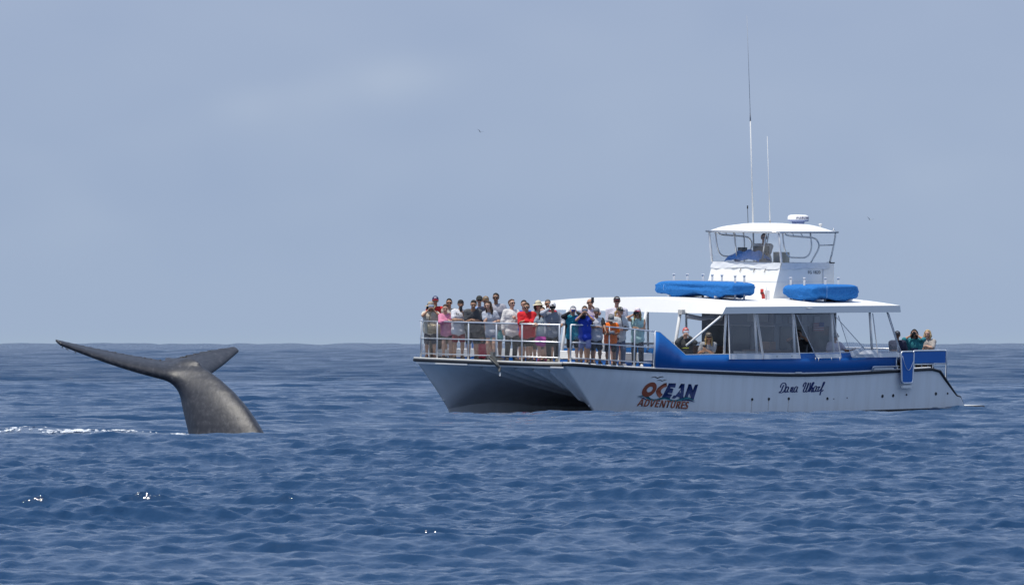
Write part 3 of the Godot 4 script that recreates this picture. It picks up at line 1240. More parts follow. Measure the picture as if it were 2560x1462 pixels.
func build_house(roofw: Material, blue: Material, trim: Material, alu: Material, vinyl: Material, dark: Material) -> void:
	# roof: cambered top, raked front fascia, upright side fascia
	var xf := -4.24
	var xa := -11.30
	var hw := 3.66
	var rows := []
	for k in 13:
		var x := lerpf(xf, xa, k / 12.0)
		var row := []
		for j in 25:
			var z := lerpf(-hw, hw, j / 24.0)
			var e := z / hw
			row.append(Vector3(x, 2.97 + 0.20 * (1.0 - e * e) , z))
		rows.append(row)
	var st := st_new()
	sheet(st, rows, true)
	var roof := obj("roof", st, roofw, boat)
	var ff := []
	var fb := []
	for j in 25:
		ff.append(rows[0][j])
		fb.append(Vector3(-4.10, 2.78, lerpf(-hw, hw, j / 24.0)))
	st = st_new()
	sheet(st, [fb, ff])
	obj("front_fascia", st, roofw, roof)
	for sgn in [-1.0, 1.0]:
		st = st_new(false)
		var zz: float = sgn * hw
		quad(st, Vector3(xf, 2.97, zz), Vector3(xa, 2.97, zz), Vector3(xa - 0.04, 2.78, zz), Vector3(-4.10, 2.78, zz))
		quad(st, Vector3(-4.10, 2.78, zz), Vector3(xa - 0.04, 2.78, zz), Vector3(xa - 0.04, 2.78, zz * 0.97), Vector3(-4.10, 2.78, zz * 0.97))
		obj("side_fascia", st, roofw, roof)
	var bb := []
	var bt := []
	for j in 25:
		bt.append(rows[12][j])
		bb.append(Vector3(xa - 0.04, 2.78, lerpf(-hw, hw, j / 24.0)))
	st = st_new()
	sheet(st, [bb, bt])
	obj("rear_fascia", st, roofw, roof)
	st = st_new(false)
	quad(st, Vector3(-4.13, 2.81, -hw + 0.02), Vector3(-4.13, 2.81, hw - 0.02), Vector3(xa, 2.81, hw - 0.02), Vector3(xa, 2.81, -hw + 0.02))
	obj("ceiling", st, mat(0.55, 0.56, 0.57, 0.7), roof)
	st = st_new()
	tube(st, [Vector3(-7.5, 2.90, -3.668), Vector3(-7.45, 2.925, -3.67), Vector3(-7.55, 2.915, -3.67), Vector3(-7.72, 2.905, -3.668)], 0.008, 0.008, 5)
	obj("rope_end", st, trim, roof)
	# bulwark: tall at the foredeck, sloping down to the long low side
	for sgn in [-1.0, 1.0]:
		var lo_r := []
		var hi_r := []
		for x in [-1.43, -1.6, -1.8, -2.0, -2.3, -2.62, -3.2, -4.0, -5.0, -6.5, -8.0, -9.5, -11.15]:
			var t := 2.31 if x > -1.6 else lerpf(2.29, 1.66, clampf((-1.6 - x) / 1.02, 0.0, 1.0))
			var w := HULL_Z + hull_w(x, sheer(x)) - 0.005
			lo_r.append(Vector3(x, sheer(x) + 0.07, sgn * w))
			hi_r.append(Vector3(x, t, sgn * (w + 0.02)))
		st = st_new()
		solid_sheet(st, [lo_r, hi_r], Vector3(0, 0, -0.05 * sgn))
		var bw := obj("bulwark", st, blue, boat)
		var edge := []
		for p in hi_r:
			edge.append(p + Vector3(0, 0.012, -0.025 * sgn))
		obj("edge_trim", tube_mesh(edge, 0.020, 0.020, 6), alu, bw)
		obj("front_trim", tube_mesh([lo_r[0] + Vector3(0.01, 0, -0.02 * sgn), hi_r[0] + Vector3(0.01, 0, -0.02 * sgn)], 0.028, 0.028, 8), alu, bw)
	obj("name_plate", box_mesh(Vector3(-7.23, 1.115, -3.728), Vector3(-6.98, 1.155, -3.718)), trim, boat)
	# posts that carry the roof
	for sgn in [-1.0, 1.0]:
		for p in [[-4.34, 2.79, -4.25, 1.66], [-5.48, 2.79, -5.56, 1.60], [-7.03, 2.79, -7.08, 1.60], [-8.59, 2.79, -8.66, 1.60], [-10.16, 2.79, -10.24, 1.60]]:
			obj("roof_post", tube_mesh([Vector3(p[0], p[1], sgn * 3.56), Vector3(p[2], p[3], sgn * 3.60)], 0.034, 0.034, 8), trim, boat)
		obj("roof_post", tube_mesh([Vector3(-10.87, 2.79, sgn * 3.57), Vector3(-11.27, 1.91, sgn * 3.6), Vector3(-11.30, 1.45, sgn * 3.62)], 0.026, 0.026, 8), alu, boat)
		obj("roof_brace", tube_mesh([Vector3(-4.27, 2.78, sgn * 3.55), Vector3(-2.75, 1.93, sgn * 3.60)], 0.030, 0.030, 8), trim, boat)
	for z in [-0.79, -2.10, 0.66, 2.25]:
		obj("roof_post", tube_mesh([Vector3(-4.05, 2.80, z), Vector3(-3.98, 1.75, z + 0.14), Vector3(-3.95, 0.66, z + 0.2)], 0.045, 0.045, 8), trim, boat)
	obj("bracket", box_mesh(Vector3(-4.10, 2.74, -2.24), Vector3(-3.98, 2.87, -2.08)), mat(0.5, 0.5, 0.49, 0.6), boat)
	st = st_new()
	tube(st, [Vector3(-4.15, 2.70, -2.25), Vector3(-4.5, 2.63, -2.45), Vector3(-4.9, 2.68, -2.75)], 0.07, 0.05, 8)
	obj("rolled_curtain", st, mat(0.35, 0.37, 0.42, 0.8), boat)
	# clear curtains with pale hems
	curtain([Vector3(-4.36, 2.76, -3.63), Vector3(-5.46, 2.76, -3.63), Vector3(-5.58, 1.53, -3.80), Vector3(-4.26, 1.54, -3.80)], vinyl)
	curtain([Vector3(-5.52, 2.76, -3.63), Vector3(-7.00, 2.76, -3.63), Vector3(-7.08, 1.53, -3.80), Vector3(-5.62, 1.53, -3.80)], vinyl)
	curtain([Vector3(-7.10, 2.74, -3.63), Vector3(-8.57, 2.76, -3.63), Vector3(-8.73, 1.53, -3.81), Vector3(-7.72, 1.53, -3.83)], vinyl)
	curtain([Vector3(-8.66, 2.70, -3.63), Vector3(-8.80, 2.70, -3.63), Vector3(-9.16, 1.55, -3.81), Vector3(-9.62, 1.76, -3.90)], vinyl)
	curtain([Vector3(-10.20, 2.76, -3.63), Vector3(-10.86, 2.76, -3.63), Vector3(-11.28, 1.53, -3.78), Vector3(-10.26, 1.53, -3.80)], vinyl)
	curtain([Vector3(-9.25, 1.72, -3.78), Vector3(-10.22, 1.74, -3.78), Vector3(-10.24, 1.53, -3.80), Vector3(-9.20, 1.53, -3.80)], vinyl, true)
	for x in [-6.15, -6.45, -6.75]:
		obj("snap", box_mesh(Vector3(x - 0.012, 1.585, -3.808), Vector3(x + 0.012, 1.61, -3.80)), dark, boat)
	for q in [[-7.66, 0.06], [-7.80, 0.08], [-8.30, 0.07], [-8.66, 0.08]]:
		obj("tie_cord", tube_mesh([Vector3(q[0], 1.55, -3.84), Vector3(q[0] - 0.03 * sin(q[0] * 9.0), 1.53 - q[1], -3.85)], 0.009, 0.007, 5), trim, boat)
	# the deckhouse inside
	var dm := mat(0.20, 0.215, 0.24, 0.35)
	var house := obj("deckhouse", box_mesh(Vector3(-11.12, 0.66, -1.4), Vector3(-8.56, 2.80, 1.4)), dm, boat)
	for k in 3:
		var z0 := 1.15 - 0.92 * k
		var wn := obj("window", box_mesh(Vector3(-8.555, 1.60, z0 - 0.72), Vector3(-8.53, 2.35, z0)), mat(0.02, 0.025, 0.035, 0.12), house)
		obj("frame", box_mesh(Vector3(-8.55, 2.35, z0 - 0.75), Vector3(-8.525, 2.38, z0 + 0.03)), mat(0.5, 0.51, 0.53, 0.5), wn)
	for k in 2:
		var x0 := -8.8 - 1.15 * k
		obj("window", box_mesh(Vector3(x0 - 0.85, 1.60, -1.425), Vector3(x0, 2.35, -1.405)), mat(0.02, 0.025, 0.035, 0.12), house)
	obj("sign_board", box_mesh(Vector3(-8.552, 2.48, 0.55), Vector3(-8.53, 2.72, 1.05)), mat(0.45, 0.46, 0.48, 0.6), house)
	obj("sign_board", box_mesh(Vector3(-8.552, 2.48, -1.2), Vector3(-8.53, 2.70, -0.4)), mat(0.36, 0.38, 0.40, 0.6), house)
	var flag := obj("flag", box_mesh(Vector3(-10.55, 2.22, -1.452), Vector3(-10.12, 2.46, -1.446)), mat(0.42, 0.38, 0.40, 0.7), house)
	for k in 4:
		obj("stripe", box_mesh(Vector3(-10.55, 2.225 + 0.062 * k, -1.456), Vector3(-10.12, 2.253 + 0.062 * k, -1.4535)), mat(0.30, 0.05, 0.06, 0.7), flag)
	obj("canton", box_mesh(Vector3(-10.55, 2.34, -1.46), Vector3(-10.35, 2.46, -1.4575)), mat(0.03, 0.05, 0.2, 0.7), flag)
	for k in 4:
		obj("notice", box_mesh(Vector3(-8.85 - 0.52 * k, 2.44, -1.425), Vector3(-8.62 - 0.52 * k, 2.68 - 0.05 * (k % 2), -1.405)), mat(0.42, 0.43, 0.44, 0.7), house)
	obj("counter", box_mesh(Vector3(-8.5, 0.66, -2.6), Vector3(-7.6, 1.72, -1.1)), mat(0.16, 0.11, 0.09, 0.5), boat)
	obj("cabinet", box_mesh(Vector3(-7.5, 0.66, -0.6), Vector3(-6.9, 1.80, 1.2)), mat(0.15, 0.10, 0.08, 0.5), boat)
	obj("crate", box_mesh(Vector3(-8.0, 1.725, -2.0), Vector3(-7.75, 1.95, -1.6)), mat(0.32, 0.22, 0.16, 0.6), boat)
	obj("cooler", box_mesh(Vector3(-7.0, 0.66, -2.4), Vector3(-6.4, 1.70, -1.9)), mat(0.35, 0.37, 0.40, 0.5), boat)
	obj("inner_seat", box_mesh(Vector3(-6.2, 0.66, -3.2), Vector3(-4.6, 1.62, -2.9)), mat(0.09, 0.095, 0.11, 0.6), boat)
	obj("ledge", box_mesh(Vector3(-4.25, 1.60, -3.64), Vector3(-2.8, 1.635, -3.30)), trim, boat)
	obj("starboard_rail", tube_mesh([Vector3(-4.5, 1.78, 3.5), Vector3(-13.0, 1.78, 3.5)], 0.03, 0.03, 8), trim, boat)

func curtain(c: Array, vinyl: Material, hem_only := false) -> void:
	# corners: top front, top aft, bottom aft, bottom front; slightly billowed
	var n := 8
	var rows := []
	for j in n + 1:
		var t := float(j) / n
		var row := []
		for k in n + 1:
			var s := float(k) / n
			var p: Vector3 = (c[0] as Vector3).lerp(c[1], s).lerp((c[3] as Vector3).lerp(c[2], s), t)
			p.z -= 0.03 * sin(PI * s) * sin(PI * t) + 0.008 * sin(s * 17.0 + t * 5.0)
			row.append(p)
		rows.append(row)
	var q := obj("clear_curtain", null, vinyl, boat)
	var st := st_new(false)
	var hem := 0.13 / maxf((c[0] - c[3]).length(), 0.14) if not hem_only else 1.0
	var hr := []
	for j in 3:
		var t := 1.0 - hem * (1.0 - j / 2.0)
		var row := []
		for k in n + 1:
			var s := float(k) / n
			var p: Vector3 = (c[0] as Vector3).lerp(c[1], s).lerp((c[3] as Vector3).lerp(c[2], s), t)
			row.append(p + Vector3(0, 0, -0.012 - 0.03 * sin(PI * s) * sin(PI * t) - 0.010 * sin(s * 17.0 + t * 5.0)))
		hr.append(row)
	solid_sheet(st, hr, Vector3(0, 0, 0.006))
	if not hem_only:
		for e in [[c[0], c[3]], [c[1], c[2]]]:
			beam(st, e[0] + Vector3(0, 0, -0.006), e[1] + Vector3(0, 0, -0.006), 0.035, 0.008)
	st.generate_normals()
	q.mesh = st.commit()
	q.name = "curtain_hem" if hem_only else "clear_curtain"
	if not hem_only:
		st = st_new()
		sheet(st, rows)
		obj("pane", st, pane_mat(0.09), q)

func build_bridge(roofw: Material, white: Material, trim: Material, steel: Material, vinyl: Material, black: Material) -> void:
	# flybridge: raked front, straight sides, on the roof
	var st := st_new(false)
	var f := [Vector3(-8.55, 3.05, -1.33), Vector3(-8.91, 4.12, -1.33), Vector3(-8.91, 4.12, 1.33), Vector3(-8.55, 3.05, 1.33)]
	quad(st, f[0], f[1], f[2], f[3])
	for z in [-1.33, 1.33]:
		quad(st, Vector3(-8.55, 3.05, z), Vector3(-11.08, 3.05, z), Vector3(-11.08, 4.12, z), Vector3(-8.91, 4.12, z))
	quad(st, Vector3(-11.08, 3.05, -1.33), Vector3(-11.08, 3.05, 1.33), Vector3(-11.08, 4.12, 1.33), Vector3(-11.08, 4.12, -1.33))
	var fb := obj("flybridge", st, roofw, boat)
	obj("bridge_floor", box_mesh(Vector3(-11.05, 3.12, -1.31), Vector3(-8.66, 3.18, 1.31)), trim, fb)
	st = st_new(false)
	for z in [-1.336, 1.336]:
		beam(st, Vector3(-8.73, 3.60, z), Vector3(-11.08, 3.60, z), 0.004, 0.008)
	beam(st, Vector3(-8.729, 3.60, -1.33), Vector3(-8.729, 3.60, 1.33), 0.008, 0.008)
	obj("seam", st, vinyl, fb)
	# wrinkled vinyl skirt round the top edge
	for part in 3:
		var rows := []
		for j in 4:
			var row := []
			for k in 25:
				var s := k / 24.0
				var y := lerpf(4.135, 3.965, j / 3.0)
				var wr := 0.012 * sin(s * 23.0 + j * 1.7 + part) + 0.010 * sin(s * 51.0 - j * 2.3) + 0.012
				var lean := (4.12 - y) * 0.336
				if part == 0:
					row.append(Vector3(-8.90 + lean + wr, y - 0.02 * sin(s * 9.0) * (j / 3.0), lerpf(-1.34, 1.34, s)))
				else:
					row.append(Vector3(lerpf(-8.91 + lean, -10.86, s), y - 0.015 * sin(s * 9.0) * (j / 3.0), (-1.34 - wr) * (1.0 if part == 1 else -1.0)))
			rows.append(row)
		st = st_new()
		sheet(st, rows)
		obj("vinyl_skirt", st, vinyl, fb)
	for z in [0.15, -0.38, -0.80]:
		obj("tie_cord", tube_mesh([Vector3(-8.83, 3.96, z), Vector3(-8.79, 3.86, z + 0.02)], 0.010, 0.008, 5), black, fb)
	obj("black_cap", box_mesh(Vector3(-11.10, 4.115, -1.34), Vector3(-10.85, 4.145, -1.25)), black, fb)
	st = st_new()
	tube(st, [Vector3(-10.62, 3.98, -1.35), Vector3(-10.60, 3.6, -1.36), Vector3(-10.66, 3.2, -1.35)], 0.014, 0.014, 6)
	obj("cable", st, vinyl, fb)
	text_on("registration_lettering", "FG 1820", 0.085, func(x, y, z): return Vector3(-10.26 - x, 3.82 + y, -1.334 - z), black, fb, false, 1.25)
	# canopy
	var rows := []
	for k in 25:
		var u := lerpf(-1.0, 1.0, k / 24.0)
		var row := []
		for j in 21:
			var w := lerpf(-1.0, 1.0, j / 20.0)
			var e := (1.0 - pow(absf(w), 3.0)) * (1.0 - pow(absf(u), 5.0))
			var bow := 0.10 * (1.0 - w * w) if u < 0.0 else 0.05 * (1.0 - w * w)
			row.append(Vector3(-9.93 - 1.22 * u + bow * absf(u) * (1.0 if u < 0.0 else -1.0), 4.99 + 0.23 * pow(e, 0.75) + 0.012 * sin(w * 9.0) * e, w * 1.40))
		rows.append(row)
	st = st_new()
	sheet(st, rows, true)
	var cn := obj("canopy", st, roofw, boat)
	var rim := []
	for j in range(0, 21, 2):
		rim.append(rows[0][j])
	for k in range(2, 25, 2):
		rim.append(rows[k][20])
	for j in range(18, -1, -2):
		rim.append(rows[24][j])
	for k in range(22, -1, -2):
		rim.append(rows[k][0])
	obj("rim_tube", tube_mesh(rim, 0.026, 0.026, 8), steel, cn)
	st = st_new()
	var under := []
	for r in rows:
		var b := []
		for p in r:
			b.append(Vector3(p.x, minf(p.y - 0.03, 5.10), p.z))
		under.append(b)
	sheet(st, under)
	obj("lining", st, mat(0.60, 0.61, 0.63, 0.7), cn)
	# clear curtains of the bridge
	var pm := pane_mat(0.05)
	st = st_new(false)
	quad(st, Vector3(-8.75, 4.97, -1.33), Vector3(-8.75, 4.97, 1.33), Vector3(-8.90, 4.13, 1.33), Vector3(-8.90, 4.13, -1.33))
	obj("front_curtain", st, pm, boat)
	for sgn in [-1.0, 1.0]:
		st = st_new(false)
		quad(st, Vector3(-8.78, 4.97, sgn * 1.335), Vector3(-10.95, 4.97, sgn * 1.335), Vector3(-10.85, 4.13, sgn * 1.335), Vector3(-8.92, 4.13, sgn * 1.335))
		obj("side_curtain", st, pm, boat)
		# stainless frame
		var z: float = sgn * 1.30
		obj("frame_tube", tube_mesh(round_path([Vector3(-8.98, 4.97, z), Vector3(-9.06, 4.50, z), Vector3(-9.24, 4.28, z), Vector3(-10.00, 4.27, z), Vector3(-10.20, 4.52, z), Vector3(-10.12, 4.97, z)], 0.2), 0.022), steel, boat)
		obj("frame_tube", tube_mesh(round_path([Vector3(-9.05, 4.97, z), Vector3(-9.17, 4.89, z), Vector3(-10.33, 4.83, z), Vector3(-10.50, 4.66, z), Vector3(-10.46, 4.50, z), Vector3(-10.16, 4.15, z)], 0.18), 0.024), steel, boat)
		obj("frame_tube", tube_mesh([Vector3(-10.50, 4.62, z), Vector3(-11.07, 4.63, z)], 0.020), steel, boat)
		obj("frame_tube", tube_mesh(round_path([Vector3(-11.05, 5.08, z), Vector3(-11.17, 4.97, z), Vector3(-11.10, 4.65, z), Vector3(-10.93, 4.13, z)], 0.1), 0.024), steel, boat)
		for x in [-9.45, -9.8]:
			obj("frame_tube", tube_mesh([Vector3(x, 4.88, z), Vector3(x + 0.1, 5.0, z)], 0.014), steel, boat)
		obj("curtain_edge", tube_mesh([Vector3(-8.77, 4.97, sgn * 1.345), Vector3(-8.90, 4.13, sgn * 1.345)], 0.030, 0.034, 6), vinyl, boat)
	for p in [[-9.05, 0.52, 4.96, 4.25], [-9.12, -0.62, 4.96, 4.20]]:
		obj("strut", tube_mesh([Vector3(-8.92, p[2], p[1] + (0.0 if p[1] > 0 else -0.1)), Vector3(p[0], p[3], p[1] + (0.0 if p[1] > 0 else 0.22))], 0.024), steel, boat)
	# covered dash, seat
	var dash := st_new()
	var dr := []
	for k in 13:
		var row := []
		for j in 21:
			var u := k / 12.0
			var w := j / 20.0
			var h := pow(sin(PI * clampf(u, 0.01, 0.99)), 0.16) * pow(sin(PI * clampf(w, 0.01, 0.99)), 0.14) * (0.92 + 0.16 * w)
			row.append(Vector3(-9.0 - 0.55 * u, 3.88 + 0.57 * h + 0.035 * sin(w * 21.0 + u * 5.0) * h + 0.02 * sin(w * 9.0 - u * 14.0), lerpf(1.02, -0.36, w)))
		dr.append(row)
	sheet(dash, dr)
	obj("dash_cover", dash, cloth(Vector3(0.008, 0.15, 0.50), 1.5), boat)
	obj("instrument", box_mesh(Vector3(-9.5, 4.42, 0.55), Vector3(-9.35, 4.54, 0.78)), black, boat)
	obj("instrument", box_mesh(Vector3(-9.5, 4.40, -0.30), Vector3(-9.35, 4.58, 0.18)), black, boat)
	obj("helm_seat", box_mesh(Vector3(-10.02, 3.18, -0.60), Vector3(-9.86, 4.42, -0.12)), mat(0.50, 0.48, 0.40, 0.7), boat)
	# radar dome, antennas, light
	st = st_new()
	lathe(st, [Vector2(0.0, 0.235), Vector2(0.20, 0.23), Vector2(0.27, 0.21), Vector2(0.298, 0.17), Vector2(0.30, 0.09)], Transform3D(Basis(), Vector3(-11.0, 5.235, 0.0)), 32)
	var rd := obj("radar_dome", st, mat(0.82, 0.82, 0.81, 0.35), boat)
	st = st_new()
	lathe(st, [Vector2(0.30, 0.09), Vector2(0.295, 0.055), Vector2(0.18, 0.03), Vector2(0.17, -0.03)], Transform3D(Basis(), Vector3(-11.0, 5.235, 0.0)), 32)
	obj("base_ring", st, mat(0.22, 0.28, 0.50, 0.5), rd)
	text_on("brand_lettering", "FURUNO", 0.068, radar_pt, mat(0.01, 0.02, 0.16, 0.5), rd, true, 1.25)
	var an := [["tall_antenna", Vector3(-10.20, 5.18, 1.0), Vector3(-10.05, 8.17, 1.0), 0.024, 0.015], ["antenna", Vector3(-10.48, 5.20, 0.6), Vector3(-10.33, 7.67, 0.6), 0.018, 0.007], ["short_antenna", Vector3(-9.58, 5.16, 0.6), Vector3(-9.55, 5.66, 0.6), 0.008, 0.007]]
	for a in an:
		var o := obj(a[0], tube_mesh([a[1], a[2]], a[3], a[4], 8), black if a[0] == "short_antenna" else trim, boat)
		if a[0] == "tall_antenna":
			obj("ferrule", tube_mesh([Vector3(-10.055, 8.10, 1.0), Vector3(-10.045, 8.30, 1.0)], 0.020, 0.016, 8), mat(0.16, 0.18, 0.22, 0.5), o)
			obj("whip", tube_mesh([Vector3(-10.05, 8.25, 1.0), Vector3(-9.96, 9.7, 1.0), Vector3(-9.87, 11.07, 1.0)], 0.009, 0.006, 6), mat(0.33, 0.36, 0.40, 0.5), o)
		elif a[0] == "antenna":
			obj("base", tube_mesh([Vector3(-10.49, 5.16, 0.6), Vector3(-10.475, 5.30, 0.6)], 0.026, 0.022, 8), mat(0.3, 0.3, 0.31, 0.5), o)
		else:
			obj("tip", tube_mesh([Vector3(-9.55, 5.63, 0.6), Vector3(-9.55, 5.72, 0.6)], 0.020, 0.016, 8), black, o)
	st = st_new()
	lathe(st, [Vector2(0.0, 0.12), Vector2(0.05, 0.115), Vector2(0.055, 0.07), Vector2(0.028, 0.055), Vector2(0.026, 0.0), Vector2(0.05, -0.04)], Transform3D(Basis(), Vector3(-11.02, 5.11, -0.85)), 14)
	obj("mast_light", st, trim, boat)
	obj("tall_antenna_foot", tube_mesh([Vector3(-10.26, 4.13, 1.0), Vector3(-10.20, 5.18, 1.0)], 0.024, 0.024, 8), trim, boat)

func radar_pt(x: float, y: float, z: float) -> Vector3:
	# letters bent round the dome, centred a little right of where it faces the camera
	var a := deg_to_rad(45.0 + 33.0) + x / 0.30
	var r := 0.302 + z * 0.1
	return Vector3(-11.0 + cos(a) * r, 5.345 + y, -sin(a) * r)

func build_stern(blue: Material, alu: Material, trim: Material, black: Material) -> void:
	# grab rail
	obj("grab_rail", tube_mesh(round_path([Vector3(-10.08, 1.14, -3.74), Vector3(-10.08, 1.27, -3.78), Vector3(-11.15, 1.27, -3.78)], 0.05), 0.020), alu, boat)
	obj("fender_pad", box_mesh(Vector3(-10.95, 1.19, -3.775), Vector3(-10.14, 1.235, -3.735)), trim, boat)
	# boarding gate, folded down over the side
	var g := [Vector3(-11.16, 1.68, -3.84), Vector3(-11.70, 1.68, -3.84), Vector3(-11.655, 0.80, -3.84), Vector3(-11.21, 0.80, -3.84)]
	var st := st_new(false)
	quad(st, g[0], g[1], g[2], g[3])
	quad(st, g[0] + Vector3(0, 0, 0.03), g[3] + Vector3(0, 0, 0.03), g[2] + Vector3(0, 0, 0.03), g[1] + Vector3(0, 0, 0.03))
	var gate := obj("boarding_gate", st, blue, boat)
	var loop := [g[3].lerp(g[2], 0.5), g[3], g[0], g[1], g[2], g[3].lerp(g[2], 0.5)]
	obj("gate_frame", tube_mesh(round_path(loop, 0.10), 0.024), alu, gate)
	var sag := []
	for k in 9:
		var t := k / 8.0
		sag.append(Vector3(lerpf(-11.19, -11.66, t), lerpf(1.56, 1.44, t) - 0.34 * sin(PI * t), -3.872))
	obj("chain", tube_mesh(sag, 0.008, 0.008, 5), alu, gate)
	st = st_new(false)
	box(st, Vector3(-11.62, 0.66, -3.86), Vector3(-11.24, 0.74, -3.80))
	obj("foot_step", st, trim, gate)
	st = st_new(false)
	quad(st, Vector3(-11.70, 1.20, -3.82), Vector3(-11.74, 1.20, -3.78), Vector3(-11.80, 0.66, -3.76), Vector3(-11.62, 0.66, -3.86))
	obj("side_plate", st, trim, gate)
	obj("red_handle", box_mesh(Vector3(-11.745, 1.22, -3.80), Vector3(-11.715, 1.40, -3.77)), mat(0.7, 0.03, 0.04, 0.5), gate)
	obj("gate_post", tube_mesh([Vector3(-11.13, 1.16, -3.68), Vector3(-11.13, 1.68, -3.70)], 0.026), alu, boat)
	# stern rail with blue weather cloth
	st = st_new(false)
	box(st, Vector3(-13.27, 1.345, -3.61), Vector3(-11.96, 1.665, -3.59))
	var sr := obj("stern_rail_panel", st, blue, boat)
	obj("panel_frame", tube_mesh(round_path([Vector3(-11.92, 1.17, -3.6), Vector3(-11.92, 1.69, -3.6), Vector3(-13.31, 1.69, -3.6), Vector3(-13.31, 0.80, -3.6)], 0.10), 0.026), alu, sr)
	obj("panel_frame", tube_mesh([Vector3(-11.92, 1.31, -3.6), Vector3(-13.31, 1.32, -3.6)], 0.018), alu, sr)
	obj("panel_frame", tube_mesh([Vector3(-12.75, 1.17, -3.6), Vector3(-12.75, 1.32, -3.6)], 0.018), alu, sr)
	obj("panel_frame", tube_mesh([Vector3(-13.31, 1.69, -3.6), Vector3(-13.31, 1.69, 3.5)], 0.024), alu, sr)
	for y in [1.69]:
		obj("panel_frame", tube_mesh([Vector3(-11.92, y, 3.6), Vector3(-13.31, y, 3.6)], 0.026), alu, sr)
	# swim steps
	for sgn in [-1.0, 1.0]:
		obj("swim_step", box_mesh(Vector3(-14.93, 0.072, sgn * HULL_Z - 0.66), Vector3(-14.12, 0.125, sgn * HULL_Z + 0.66)), mat(0.62, 0.62, 0.60, 0.6), boat)
		obj("stern_tread", box_mesh(Vector3(-13.95, 0.36, sgn * HULL_Z - 0.66), Vector3(-13.66, 0.425, sgn * HULL_Z + 0.66)), mat(0.62, 0.62, 0.60, 0.6), boat)
	obj("transom", box_mesh(Vector3(-12.9, 0.55, -2.2), Vector3(-12.8, 1.1, 2.2)), trim, boat)

